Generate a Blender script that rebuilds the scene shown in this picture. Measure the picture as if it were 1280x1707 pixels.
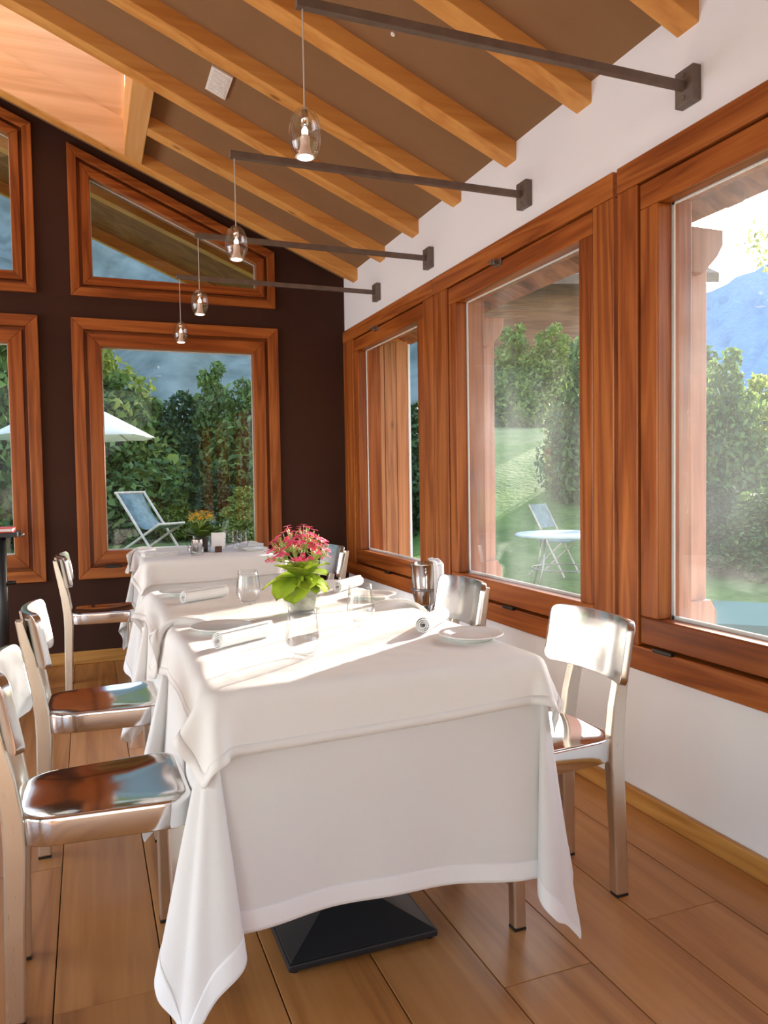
import bpy, bmesh, math, random
import numpy as np
from mathutils import Vector, Matrix
random.seed(7)
for o in list(bpy.data.objects): bpy.data.objects.remove(o)
scene = bpy.context.scene
COL = scene.collection
PI = math.pi
R = math.radians

# ------------------------------------------------------------------ camera
cam_d = bpy.data.cameras.new('camera')
cam = bpy.data.objects.new('camera', cam_d); COL.objects.link(cam)
cam_d.sensor_fit = 'HORIZONTAL'; cam_d.sensor_width = 36.0
FPX = 1275.0
cam_d.lens = FPX / 1280.0 * 36.0
cam_d.clip_end = 3000; cam_d.clip_start = 0.05
def _cam():
    dy = Vector((144-640, -(808-853.5), -FPX)).normalized()
    h = Vector((1, 0.0157, 0))
    n = h.cross(dy).normalized()
    if n.y < 0: n = -n
    dx = dy.cross(n)
    # rows of camera axes expressed in the world
    return Matrix(((dx.x, dx.y, dx.z), (dy.x, dy.y, dy.z), (n.x, n.y, n.z)))
cam.matrix_world = Matrix.Translation((0, 0, 1.19)) @ _cam().to_4x4()
scene.camera = cam

# ------------------------------------------------------------------ light
SUN_AZ, SUN_EL = R(33.0), R(14.5)
sd = Vector((math.cos(SUN_EL)*math.cos(SUN_AZ), math.cos(SUN_EL)*math.sin(SUN_AZ), math.sin(SUN_EL)))
world = bpy.data.worlds.new('world'); scene.world = world; world.use_nodes = True
wn = world.node_tree
sky = wn.nodes.new('ShaderNodeTexSky'); sky.sky_type = 'NISHITA'; sky.sun_disc = False
sky.sun_elevation = SUN_EL; sky.sun_rotation = PI/2 - SUN_AZ
sky.air_density = 1.0; sky.dust_density = 1.5; sky.ozone_density = 1.0
bg = wn.nodes['Background']; bg.inputs[1].default_value = 0.85
wn.links.new(sky.outputs[0], bg.inputs[0])
sun_d = bpy.data.lights.new('sun', 'SUN'); sun_d.energy = 18.0; sun_d.angle = R(0.53); sun_d.color = (1.0, .93, .85)
sun = bpy.data.objects.new('sun', sun_d); COL.objects.link(sun)
sun.rotation_euler = (-sd).to_track_quat('-Z', 'Y').to_euler()
def area(name, loc, target, sx, sy, power, color):
    l = bpy.data.lights.new(name, 'AREA'); l.shape = 'RECTANGLE'; l.size = sx; l.size_y = sy
    l.energy = power; l.color = color
    o = bpy.data.objects.new(name, l); COL.objects.link(o); o.location = loc
    o.rotation_euler = (Vector(target)-Vector(loc)).to_track_quat('-Z', 'Y').to_euler()
    return o
# added fill lights before the unseen left and back walls, brightening the room
area('fill_left', (-4.85, 3.4, 1.7), (1.5, 3.0, 2.9), 4.0, 2.2, 165, (.94, .93, 1.0))
area('fill_back', (-1.2, -2.85, 1.8), (-.6, 4.0, 1.1), 4.6, 2.0, 24, (.94, .94, 1.0))
vs = scene.view_settings
vs.view_transform = 'Standard'; vs.look = 'None'; vs.gamma = 1.0; vs.use_curve_mapping = False
vs.exposure = 0.32
scene.display_settings.display_device = 'sRGB'

# ------------------------------------------------------------------ helpers
def tag(o, label=None, cat=None, group=None, kind=None):
    if label: o['label'] = label
    if cat: o['category'] = cat
    if group: o['group'] = group
    if kind: o['kind'] = kind
    return o
def mesh_obj(name, verts, faces, mat=None, parent=None, smooth=False, loc=None):
    me = bpy.data.meshes.new(name); me.from_pydata([tuple(v) for v in verts], [], [tuple(f) for f in faces]); me.validate(); me.update()
    return from_mesh(name, me, mat, parent, smooth, loc)
def from_mesh(name, me, mat=None, parent=None, smooth=False, loc=None):
    if mat and not me.materials: me.materials.append(mat)
    if smooth: me.polygons.foreach_set('use_smooth', [True]*len(me.polygons))
    o = bpy.data.objects.new(name, me); COL.objects.link(o)
    if parent: o.parent = parent
    if loc: o.location = loc
    return o
def empty(name, loc=(0, 0, 0), rz=0.0):
    o = bpy.data.objects.new(name, None); COL.objects.link(o); o.location = loc; o.rotation_euler = (0, 0, rz); o.empty_display_size = .1
    return o
def thing(name, label, cat, loc=(0, 0, 0), rz=0.0, group=None, kind=None):
    return tag(empty(name, loc, rz), label, cat, group, kind)
KIDS = {}
def copy_tree(o, parent=None):
    c = o.copy(); COL.objects.link(c)
    if parent:
        c.parent = parent; c.matrix_parent_inverse = o.matrix_parent_inverse.copy()
    for k in list(o.children): copy_tree(k, c)
    return c
def bevel(o, w=.003, seg=2):
    m = o.modifiers.new('bevel', 'BEVEL'); m.width = w; m.segments = seg; m.limit_method = 'ANGLE'; m.angle_limit = R(40)
    return o
class MB:
    def __init__(s): s.v = []; s.f = []
    def add(s, verts, faces):
        n = len(s.v); s.v += [tuple(v) for v in verts]; s.f += [tuple(i+n for i in f) for f in faces]; return s
    def box(s, x0, x1, y0, y1, z0, z1):
        v = [(x, y, z) for x in (x0, x1) for y in (y0, y1) for z in (z0, z1)]
        return s.add(v, [(0,1,3,2),(4,6,7,5),(0,4,5,1),(2,3,7,6),(0,2,6,4),(1,5,7,3)])
    def hexa(s, b, t):      # bottom quad (ccw from above), top quad
        return s.add(list(b)+list(t), [(3,2,1,0),(4,5,6,7),(0,1,5,4),(1,2,6,5),(2,3,7,6),(3,0,4,7)])
    def prism(s, poly, axis, a0, a1):     # poly of 2-d points extruded along axis
        n = len(poly)
        def P(p, a):
            if axis == 0: return (a, p[0], p[1])
            if axis == 1: return (p[0], a, p[1])
            return (p[0], p[1], a)
        v = [P(p, a0) for p in poly]+[P(p, a1) for p in poly]
        f = [tuple(range(n))[::-1], tuple(range(n, 2*n))]+[(i, (i+1) % n, n+(i+1) % n, n+i) for i in range(n)]
        return s.add(v, f)
    def lathe(s, prof, seg=24, c=(0, 0, 0), cap=True):
        v = []; f = []
        for r, z in prof:
            for k in range(seg):
                a = 2*PI*k/seg; v.append((c[0]+r*math.cos(a), c[1]+r*math.sin(a), c[2]+z))
        for i in range(len(prof)-1):
            for k in range(seg):
                k2 = (k+1) % seg
                f.append((i*seg+k, i*seg+k2, (i+1)*seg+k2, (i+1)*seg+k))
        if cap:
            f.append(tuple(range(seg))[::-1]); n = (len(prof)-1)*seg; f.append(tuple(range(n, n+seg)))
        return s.add(v, f)
    def tube(s, pts, r, seg=8, closed=False):
        pts = [Vector(p) for p in pts]; n = len(pts); v = []; f = []
        rr = r if isinstance(r, (list, tuple)) else [r]*n
        up = None
        for i, p in enumerate(pts):
            if closed: t = pts[(i+1) % n]-pts[i-1]
            else: t = pts[min(i+1, n-1)]-pts[max(i-1, 0)]
            t.normalize()
            if up is None: up = Vector((0, 0, 1)) if abs(t.z) < .9 else Vector((1, 0, 0))
            a = t.cross(up).normalized(); b = a.cross(t).normalized(); up = b
            for k in range(seg):
                an = 2*PI*k/seg; q = p+(a*math.cos(an)+b*math.sin(an))*rr[i]; v.append(tuple(q))
        for i in range(n if closed else n-1):
            j = (i+1) % n
            for k in range(seg):
                k2 = (k+1) % seg; f.append((i*seg+k, i*seg+k2, j*seg+k2, j*seg+k))
        if not closed:
            f.append(tuple(range(seg))[::-1]); f.append(tuple(range((n-1)*seg, n*seg)))
        return s.add(v, f)
    def sweep(s, pts, wx, wy):      # rectangle wx along x, wy along y swept up a path
        v = []; f = []
        for i, p in enumerate(pts):
            a = wx[i] if isinstance(wx, (list, tuple)) else wx
            b = wy[i] if isinstance(wy, (list, tuple)) else wy
            v += [(p[0]-a/2, p[1]-b/2, p[2]), (p[0]+a/2, p[1]-b/2, p[2]), (p[0]+a/2, p[1]+b/2, p[2]), (p[0]-a/2, p[1]+b/2, p[2])]
        n = len(pts)
        f.append((3, 2, 1, 0)); f.append(tuple(range(4*n-4, 4*n)))
        for i in range(n-1):
            for k in range(4):
                k2 = (k+1) % 4; f.append((4*i+k, 4*i+k2, 4*i+4+k2, 4*i+4+k))
        return s.add(v, f)
    def obj(s, name, mat, parent=None, smooth=False, bev=0, loc=None):
        o = mesh_obj(name, s.v, s.f, mat, parent, smooth, loc)
        if bev: bevel(o, bev)
        return o
def box(name, x0, x1, y0, y1, z0, z1, mat, parent=None, bev=.003):
    return MB().box(x0, x1, y0, y1, z0, z1).obj(name, mat, parent, bev=bev)

# ------------------------------------------------------------------ materials
def nmat(name):
    m = bpy.data.materials.new(name); m.use_nodes = True
    return m, m.node_tree, m.node_tree.nodes['Principled BSDF']
def plain(name, col, rough=.5, metal=0.0, bump=0.0, bscale=80, var=0.0, vscale=6, spec=.5):
    m, nt, b = nmat(name)
    b.inputs['Base Color'].default_value = (*col, 1); b.inputs['Roughness'].default_value = rough; b.inputs['Metallic'].default_value = metal
    b.inputs['Specular IOR Level'].default_value = spec
    tc = nt.nodes.new('ShaderNodeTexCoord')
    if var:
        n = nt.nodes.new('ShaderNodeTexNoise'); n.inputs['Scale'].default_value = vscale; n.inputs['Detail'].default_value = 5
        nt.links.new(tc.outputs['Object'], n.inputs['Vector'])
        r = nt.nodes.new('ShaderNodeValToRGB')
        r.color_ramp.elements[0].position = .3; r.color_ramp.elements[1].position = .7
        r.color_ramp.elements[0].color = (*[max(0, c*(1-var)) for c in col], 1); r.color_ramp.elements[1].color = (*[min(1, c*(1+var)) for c in col], 1)
        nt.links.new(n.outputs['Fac'], r.inputs[0]); nt.links.new(r.outputs[0], b.inputs['Base Color'])
    if bump:
        n2 = nt.nodes.new('ShaderNodeTexNoise'); n2.inputs['Scale'].default_value = bscale; n2.inputs['Detail'].default_value = 4
        nt.links.new(tc.outputs['Object'], n2.inputs['Vector'])
        bp = nt.nodes.new('ShaderNodeBump'); bp.inputs['Strength'].default_value = bump; bp.inputs['Distance'].default_value = .004
        nt.links.new(n2.outputs['Fac'], bp.inputs['Height']); nt.links.new(bp.outputs[0], b.inputs['Normal'])
    return m
def wood(name, dark, mid, light, axis, rough=.4, scale=14, tint=.16, knots=False, ring=1.0, spec=.5):
    m, nt, b = nmat(name)
    L = nt.links.new
    tc = nt.nodes.new('ShaderNodeTexCoord'); oi = nt.nodes.new('ShaderNodeObjectInfo')
    off = nt.nodes.new('ShaderNodeVectorMath'); off.operation = 'MULTIPLY_ADD'
    cmb = nt.nodes.new('ShaderNodeCombineXYZ')
    for k in range(3): L(oi.outputs['Random'], cmb.inputs[k])
    L(cmb.outputs[0], off.inputs[0]); off.inputs[1].default_value = (13.1, 7.7, 21.3); L(tc.outputs['Object'], off.inputs[2])
    mp = nt.nodes.new('ShaderNodeMapping'); s = [scale]*3; s[axis] = scale*.055; mp.inputs['Scale'].default_value = s
    L(off.outputs[0], mp.inputs['Vector'])
    n = nt.nodes.new('ShaderNodeTexNoise'); n.inputs['Scale'].default_value = 1.0; n.inputs['Detail'].default_value = 3; n.inputs['Distortion'].default_value = .6
    L(mp.outputs[0], n.inputs['Vector'])
    # growth rings: fold the broad noise so cathedral figures appear
    mu = nt.nodes.new('ShaderNodeMath'); mu.operation = 'MULTIPLY'; mu.inputs[1].default_value = 9.0*ring; L(n.outputs['Fac'], mu.inputs[0])
    fr = nt.nodes.new('ShaderNodeMath'); fr.operation = 'PINGPONG'; fr.inputs[1].default_value = 1.0; L(mu.outputs[0], fr.inputs[0])
    mp2 = nt.nodes.new('ShaderNodeMapping'); s2 = [scale*9]*3; s2[axis] = scale*.35; mp2.inputs['Scale'].default_value = s2; L(off.outputs[0], mp2.inputs['Vector'])
    n2 = nt.nodes.new('ShaderNodeTexNoise'); n2.inputs['Scale'].default_value = 1.0; n2.inputs['Detail'].default_value = 5; L(mp2.outputs[0], n2.inputs['Vector'])
    mx = nt.nodes.new('ShaderNodeMix'); mx.inputs['Factor'].default_value = .5; L(fr.outputs[0], mx.inputs['A']); L(n2.outputs['Fac'], mx.inputs['B'])
    rp = nt.nodes.new('ShaderNodeValToRGB'); cr = rp.color_ramp
    cr.elements[0].position = .12; cr.elements[0].color = (*dark, 1); cr.elements[1].position = .8; cr.elements[1].color = (*light, 1)
    e = cr.elements.new(.42); e.color = (*mid, 1)
    L(mx.outputs['Result'], rp.inputs[0])
    hs = nt.nodes.new('ShaderNodeHueSaturation'); mr = nt.nodes.new('ShaderNodeMapRange')
    mr.inputs['To Min'].default_value = 1-tint; mr.inputs['To Max'].default_value = 1+tint; L(oi.outputs['Random'], mr.inputs['Value']); L(mr.outputs[0], hs.inputs['Value'])
    src = rp.outputs[0]
    if knots:
        vo = nt.nodes.new('ShaderNodeTexVoronoi'); mk = nt.nodes.new('ShaderNodeMapping'); sk = [4.2]*3; sk[axis] = 1.5; mk.inputs['Scale'].default_value = sk
        L(off.outputs[0], mk.inputs['Vector']); L(mk.outputs[0], vo.inputs['Vector']); vo.inputs['Scale'].default_value = 1.0
        kr = nt.nodes.new('ShaderNodeMapRange'); kr.inputs['From Min'].default_value = .035; kr.inputs['From Max'].default_value = .075; kr.inputs['To Min'].default_value = .75; kr.inputs['To Max'].default_value = 0.0
        L(vo.outputs['Distance'], kr.inputs['Value'])
        km = nt.nodes.new('ShaderNodeMix'); km.data_type = 'RGBA'; L(kr.outputs[0], km.inputs[0]); L(src, km.inputs[6]); km.inputs[7].default_value = (*[c*.32 for c in dark], 1)
        src = km.outputs[2]
    L(src, hs.inputs['Color']); L(hs.outputs[0], b.inputs['Base Color'])
    b.inputs['Roughness'].default_value = rough; b.inputs['Specular IOR Level'].default_value = spec
    bp = nt.nodes.new('ShaderNodeBump'); bp.inputs['Strength'].default_value = .12; bp.inputs['Distance'].default_value = .002
    L(n2.outputs['Fac'], bp.inputs['Height']); L(bp.outputs[0], b.inputs['Normal'])
    return m
def pane_mat(name, tint=(1, 1, 1), f0=.05, edge=.9, dust=0.0, rough=0.0, edge_dark=0.0):
    m = bpy.data.materials.new(name); m.use_nodes = True; nt = m.node_tree; nt.nodes.clear(); L = nt.links.new
    out = nt.nodes.new('ShaderNodeOutputMaterial'); tr = nt.nodes.new('ShaderNodeBsdfTransparent'); gl = nt.nodes.new('ShaderNodeBsdfGlossy'); gl.inputs['Roughness'].default_value = rough
    tr.inputs[0].default_value = (*tint, 1)
    lw = nt.nodes.new('ShaderNodeLayerWeight'); lw.inputs['Blend'].default_value = .5
    p = nt.nodes.new('ShaderNodeMath'); p.operation = 'POWER'; p.inputs[1].default_value = 5 if not edge_dark else 3; L(lw.outputs['Facing'], p.inputs[0])
    ma = nt.nodes.new('ShaderNodeMath'); ma.operation = 'MULTIPLY_ADD'; ma.inputs[1].default_value = edge; ma.inputs[2].default_value = f0; ma.use_clamp = True; L(p.outputs[0], ma.inputs[0])
    mx = nt.nodes.new('ShaderNodeMixShader'); L(ma.outputs[0], mx.inputs[0]); L(tr.outputs[0], mx.inputs[1]); L(gl.outputs[0], mx.inputs[2])
    if edge_dark:
        cm = nt.nodes.new('ShaderNodeMix'); cm.data_type = 'RGBA'; p2 = nt.nodes.new('ShaderNodeMath'); p2.operation = 'POWER'; p2.inputs[1].default_value = 4; L(lw.outputs['Facing'], p2.inputs[0])
        L(p2.outputs[0], cm.inputs[0]); cm.inputs[6].default_value = (*tint, 1); cm.inputs[7].default_value = (*[c*(1-edge_dark) for c in tint], 1); L(cm.outputs[2], tr.inputs[0])
    last = mx.outputs[0]
    if dust:
        tl = nt.nodes.new('ShaderNodeBsdfTranslucent'); tl.inputs[0].default_value = (.95, .97, 1, 1)
        tc = nt.nodes.new('ShaderNodeTexCoord'); n = nt.nodes.new('ShaderNodeTexNoise'); n.inputs['Scale'].default_value = 1.6; n.inputs['Detail'].default_value = 6; L(tc.outputs['Object'], n.inputs['Vector'])
        mr = nt.nodes.new('ShaderNodeMapRange'); mr.inputs['From Min'].default_value = .3; mr.inputs['From Max'].default_value = .7; mr.inputs['To Min'].default_value = dust*.4; mr.inputs['To Max'].default_value = dust*1.5; L(n.outputs['Fac'], mr.inputs['Value'])
        m2 = nt.nodes.new('ShaderNodeMixShader'); L(mr.outputs[0], m2.inputs[0]); L(last, m2.inputs[1]); L(tl.outputs[0], m2.inputs[2]); last = m2.outputs[0]
    L(last, out.inputs[0])
    return m
def cloth_mat(name, col, transl=.18, rough=.85):
    m = bpy.data.materials.new(name); m.use_nodes = True; nt = m.node_tree; b = nt.nodes['Principled BSDF']; L = nt.links.new
    b.inputs['Base Color'].default_value = (*col, 1); b.inputs['Roughness'].default_value = rough; b.inputs['Specular IOR Level'].default_value = .15
    tl = nt.nodes.new('ShaderNodeBsdfTranslucent'); tl.inputs[0].default_value = (*[c*.98 for c in col], 1)
    mx = nt.nodes.new('ShaderNodeMixShader'); mx.inputs[0].default_value = transl
    L(b.outputs[0], mx.inputs[1]); L(tl.outputs[0], mx.inputs[2]); L(mx.outputs[0], nt.nodes['Material Output'].inputs[0])
    tc = nt.nodes.new('ShaderNodeTexCoord'); n = nt.nodes.new('ShaderNodeTexNoise'); n.inputs['Scale'].default_value = 420; n.inputs['Detail'].default_value = 2
    n2 = nt.nodes.new('ShaderNodeTexNoise'); n2.inputs['Scale'].default_value = 7; n2.inputs['Detail'].default_value = 3
    L(tc.outputs['Object'], n.inputs['Vector']); L(tc.outputs['Object'], n2.inputs['Vector'])
    ad = nt.nodes.new('ShaderNodeMath'); ad.operation = 'MULTIPLY_ADD'; ad.inputs[1].default_value = 5.0; L(n2.outputs['Fac'], ad.inputs[0]); L(n.outputs['Fac'], ad.inputs[2])
    bp = nt.nodes.new('ShaderNodeBump'); bp.inputs['Strength'].default_value = .25; bp.inputs['Distance'].default_value = .0015
    L(ad.outputs[0], bp.inputs['Height']); L(bp.outputs[0], b.inputs['Normal'])
    return m
def leaf_mat(name, c1, c2, transl=.35, rough=.55):
    m = bpy.data.materials.new(name); m.use_nodes = True; nt = m.node_tree; b = nt.nodes['Principled BSDF']; L = nt.links.new
    ge = nt.nodes.new('ShaderNodeNewGeometry'); rp = nt.nodes.new('ShaderNodeValToRGB')
    rp.color_ramp.elements[0].color = (*c1, 1); rp.color_ramp.elements[1].color = (*c2, 1)
    L(ge.outputs['Random Per Island'], rp.inputs[0]); L(rp.outputs[0], b.inputs['Base Color']); b.inputs['Roughness'].default_value = rough
    tl = nt.nodes.new('ShaderNodeBsdfTranslucent'); L(rp.outputs[0], tl.inputs[0])
    mx = nt.nodes.new('ShaderNodeMixShader'); mx.inputs[0].default_value = transl
    L(b.outputs[0], mx.inputs[1]); L(tl.outputs[0], mx.inputs[2]); L(mx.outputs[0], nt.nodes['Material Output'].inputs[0])
    return m
def emit(name, col, s):
    m = bpy.data.materials.new(name); m.use_nodes = True; nt = m.node_tree; nt.nodes.clear()
    e = nt.nodes.new('ShaderNodeEmission'); e.inputs[0].default_value = (*col, 1); e.inputs[1].default_value = s
    o = nt.nodes.new('ShaderNodeOutputMaterial'); nt.links.new(e.outputs[0], o.inputs[0]); return m
def brushed(name, col, rough, axis, streak=.10):
    m, nt, b = nmat(name); L = nt.links.new
    b.inputs['Metallic'].default_value = 1.0; b.inputs['Base Color'].default_value = (*col, 1)
    tc = nt.nodes.new('ShaderNodeTexCoord'); mp = nt.nodes.new('ShaderNodeMapping'); s = [260]*3; s[axis] = 4; mp.inputs['Scale'].default_value = s
    n = nt.nodes.new('ShaderNodeTexNoise'); n.inputs['Scale'].default_value = 1; n.inputs['Detail'].default_value = 3
    L(tc.outputs['Object'], mp.inputs['Vector']); L(mp.outputs[0], n.inputs['Vector'])
    mr = nt.nodes.new('ShaderNodeMapRange'); mr.inputs['To Min'].default_value = max(.02, rough-streak); mr.inputs['To Max'].default_value = rough+streak
    L(n.outputs['Fac'], mr.inputs['Value']); L(mr.outputs[0], b.inputs['Roughness'])
    return m

M = {}
M['plaster'] = plain('white_plaster', (.86, .85, .87), .9, bump=.12, bscale=45, spec=.2)
M['tan_plaster'] = plain('tan_plaster', (.55, .49, .44), .9)
M['brown_plaster'] = plain('dark_brown_plaster', (.050, .019, .011), .85, bump=.15, bscale=120, var=.12, vscale=3, spec=.25)
M['ceiling'] = plain('brown_ceiling_felt', (.27, .150, .072), .95, bump=.1, bscale=200, var=.05, vscale=4, spec=.1)
WD, WM, WL = (.140, .030, .005), (.27, .066, .011), (.39, .115, .022)
for a, n in enumerate('xyz'):
    M['frame_'+n] = wood('stained_larch_'+n, WD, WM, WL, a, rough=.36, scale=9, tint=.08, spec=.3)
    M['casing_'+n] = wood('casing_larch_'+n, (.17, .040, .007), (.30, .078, .014), (.43, .135, .028), a, rough=.38, scale=9, tint=.08, spec=.3)
M['rafter'] = wood('honey_spruce_x', (.54, .215, .042), (.66, .295, .070), (.74, .37, .10), 0, rough=.5, scale=6, tint=.06, knots=True, ring=.8)
M['rafter_y'] = wood('honey_spruce_y', (.46, .20, .055), (.63, .31, .10), (.72, .41, .16), 1, rough=.5, scale=6, tint=.06, ring=.8)
M['shaft'] = wood('pale_spruce_x', (.55, .30, .13), (.66, .39, .19), (.74, .47, .25), 0, rough=.5, scale=6, tint=.05, knots=True, ring=.8)
M['floor_plank'] = wood('oiled_oak_y', (.30, .115, .028), (.43, .185, .050), (.52, .245, .078), 1, rough=.36, scale=8, tint=.10, knots=True, ring=.7)
M['joint'] = plain('dark_floor_joint', (.05, .022, .01), .9)
M['baseboard_y'] = wood('oak_baseboard_y', (.33, .14, .03), (.48, .22, .05), (.56, .29, .08), 1, rough=.35, scale=8, tint=.04)
M['baseboard_x'] = wood('oak_baseboard_x', (.33, .14, .03), (.48, .22, .05), (.56, .29, .08), 0, rough=.35, scale=8, tint=.04)
M['screen_wood'] = wood('outdoor_larch_z', (.24, .075, .022), (.38, .135, .045), (.48, .19, .07), 2, rough=.6, scale=8, tint=.12, knots=True)
M['post_wood'] = wood('post_larch_z', (.22, .075, .035), (.34, .13, .07), (.42, .18, .11), 2, rough=.6, scale=7, tint=.05)
M['eave_wood'] = wood('eave_boards', (.13, .04, .016), (.21, .07, .028), (.28, .11, .045), 0, rough=.7, scale=6, tint=.05)
M['alu'] = brushed('polished_aluminium', (.80, .80, .80), .10, 0, .03)
M['alu_leg'] = brushed('satin_aluminium', (.74, .68, .59), .30, 2, .07)
M['alu_back'] = brushed('brushed_aluminium', (.70, .70, .69), .20, 2, .08)
M['steel'] = plain('polished_steel', (.80, .79, .77), .10, 1.0)
M['black'] = plain('black_powder_coat', (.018, .018, .02), .42, bump=.05, bscale=300)
M['black_plastic'] = plain('black_plastic', (.012, .012, .012), .4)
M['bronze'] = plain('dark_bronze_steel', (.17, .128, .104), .5, .2, var=.15, vscale=20)
M['iron'] = plain('dull_catch_metal', (.35, .34, .33), .3, .9)
M['cloth'] = cloth_mat('white_linen', (.88, .855, .835))
M['overlay'] = cloth_mat('white_linen_overlay', (.90, .865, .83), .12)
M['hem'] = cloth_mat('linen_hem', (.91, .89, .88), .06)
M['napkin'] = cloth_mat('napkin_linen', (.90, .88, .86), .08)
M['china'] = plain('white_china', (.85, .83, .78), .12)
M['pane'] = pane_mat('window_glass', (.985, .99, .985), .022, .45)
M['pane_dusty'] = pane_mat('dusty_window_glass', (.985, .99, .985), .022, .45, dust=.017)
M['glass'] = pane_mat('clear_drinking_glass', (.985, .99, .99), .03, .75, edge_dark=.12)
M['lamp_glass'] = pane_mat('lamp_crystal', (.99, .985, .985), .05, .7, edge_dark=.12)
M['spacer'] = plain('pane_spacer', (.78, .77, .76), .4)
M['bulb'] = emit('lit_bulb', (1.0, .72, .62), 7.0)
M['frost'] = plain('frosted_lamp_cup', (.85, .66, .55), .35)
M['cord'] = plain('lamp_cord', (.55, .50, .45), .5)
M['white_plastic'] = plain('white_plastic', (.86, .83, .80), .4)
M['soil'] = plain('potting_soil', (.07, .04, .025), .95, bump=.6, bscale=90)
M['paper'] = plain('card_paper', (.86, .84, .84), .7)
M['brown_block'] = plain('brown_card_block', (.10, .035, .015), .5)
M['gravel'] = plain('vase_filling', (.36, .36, .29), .85, bump=.5, bscale=70, var=.45, vscale=28)
M['dark_pot'] = plain('dark_brown_pot', (.06, .03, .018), .5)
M['red_line'] = plain('red_cover', (.62, .06, .05), .5)
# ------------------------------------------------------------------ the room
XW, YF, XL, YB = 1.82, 5.44, -5.0, -3.0
SL = .42
RIDGE = -1.6
def zc(x): return 2.68+SL*(XW-x) if x >= RIDGE else 2.68+SL*(XW-RIDGE)-SL*(RIDGE-x)
def zr(x): return zc(x)-.08

floor = box('floor', XL, XW+.2, YB, YF+.2, -.12, -.018, M['joint'], bev=0)
tag(floor, 'floor of wide honey coloured oak planks running towards the far wall', 'floor', kind='structure')
random.seed(3)
PW = .245
k0 = -23
for k in range(k0, 3):
    x0 = 1.12+PW*k
    x1 = min(x0+PW, XW)
    if x0 >= XW-.01: continue
    y = YB-random.random()*1.5
    while y < YF:
        ln = random.uniform(1.5, 2.6)
        if k == 1 and y < 1.0: ln = 1.62-y            # the end joint seen at lower right
        a, b = max(y, YB), min(y+ln, YF)
        if b-a > .05:
            m = MB().box(x0+.0015, x1-.0015, a+.0008, b-.0008, -.02, random.uniform(-.0008, 0))
            m.obj('plank', M['floor_plank'], floor, bev=.0012)
        y += ln

wall_r = MB()
wall_r.box(XW, XW+.2, YB, YF+.2, 0, .53)
wall_r.box(XW, XW+.2, YB, YF+.2, 2.26, 2.69)
for a, b in ((5.28, YF+.2), (3.72, 3.94), (2.245, 2.36), (.74, .86), (-.76, -.62), (YB, -2.1)): wall_r.box(XW, XW+.2, a, b, .53, 2.26)
tag(wall_r.obj('wall_right', M['plaster']), 'white plastered wall on the right around the band of windows', 'wall', kind='structure')

def zt(x): return 3.404-.43*(x+.057)       # top edge of the raked window casings
wf = MB(); Y0, Y1 = YF, YF+.2
wf.box(XL, XW, Y0, Y1, 0, .60)
wf.box(XL, XW, Y0, Y1, 2.25, 2.46)
for a, b in ((1.27, XW), (-.29, -.03), (XL, -1.60)):
    wf.box(a, b, Y0, Y1, .60, 2.25)
    if a > XL: wf.prism([(a, 2.46), (b, 2.46), (b, zc(b)+.02), (a, zc(a)+.02)], 1, Y0, Y1)
wf.prism([(XL, 2.46), (-1.60, 2.46), (-1.60, zc(-1.6)+.02), (XL, zc(XL)+.02)], 1, Y0, Y1)
for a, b in ((-.03, 1.27), (-1.60, -.29)):
    wf.prism([(a, zt(a)-.04), (b, zt(b)-.04), (b, zc(b)+.02), (a, zc(a)+.02)], 1, Y0, Y1)
tag(wf.obj('wall_far', M['brown_plaster']), 'dark brown far gable wall', 'wall', kind='structure')
wl = MB(); wl.box(XL-.2, XL, YB, YF+.2, 0, .6); wl.box(XL-.2, XL, YB, YF+.2, 2.3, 2.75)
for a, b in ((YB, -2.5), (.2, .6), (3.0, 3.4), (5.2, YF+.2)): wl.box(XL-.2, XL, a, b, .6, 2.3)
tag(wl.obj('wall_left', M['plaster']), 'white wall on the left side, out of the picture', 'wall', kind='structure')
wb = MB(); wb.box(XL, XW, YB-.2, YB, 0, .5)
for a, b in ((XL, -4.4), (-1.7, XW)): wb.box(a, b, YB-.2, YB, .5, 2.4)
wb.prism([(XL, 2.4), (XW, 2.4), (XW, zc(XW)), (RIDGE, zc(RIDGE)), (XL, zc(XL))], 1, YB-.2, YB)
tag(wb.obj('wall_back', M['tan_plaster']), 'white wall behind the viewer', 'wall', kind='structure')

# ---- ceiling slabs around the skylight shaft
def slab(mb, a, b, y0, y1, t=.14): mb.prism([(a, zc(a)), (b, zc(b)), (b, zc(b)+t), (a, zc(a)+t)], 1, y0, y1)
SX0, SX1, SY0, SY1 = -.95, .33, 4.165, 5.13
cm = MB()
slab(cm, RIDGE, XW+.2, YB-.2, SY0); slab(cm, RIDGE, XW+.2, SY1, YF+.2)
slab(cm, SX1, XW+.2, SY0, SY1); slab(cm, RIDGE, SX0, SY0, SY1); slab(cm, XL-.2, RIDGE, YB-.2, YF+.2)
ceiling = tag(cm.obj('ceiling', M['ceiling']), 'brown sloping ceiling between honey coloured rafters', 'ceiling', kind='structure')
def rafter(a, b, y0, y1, parent, mat, name='rafter', drop=.08, bev=.004):
    MB().prism([(a, zc(a)-drop), (b, zc(b)-drop), (b, zc(b)+.008), (a, zc(a)+.008)], 1, y0, y1).obj(name, mat, parent, bev=bev)
RY = [5.13, 4.60, 4.07, 3.535, 3.0, 2.458, 1.914, 1.37, .83, .29, -.25, -.79, -1.33, -1.87, -2.41]
for i, y in enumerate(RY):
    if i == 1:
        rafter(.385, XW+.03, y, y+.095, ceiling, M['rafter'])
        rafter(RIDGE, SX0-.05, y, y+.095, ceiling, M['rafter'])
    else: rafter(RIDGE, XW+.03, y, y+.095, ceiling, M['rafter'])
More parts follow.
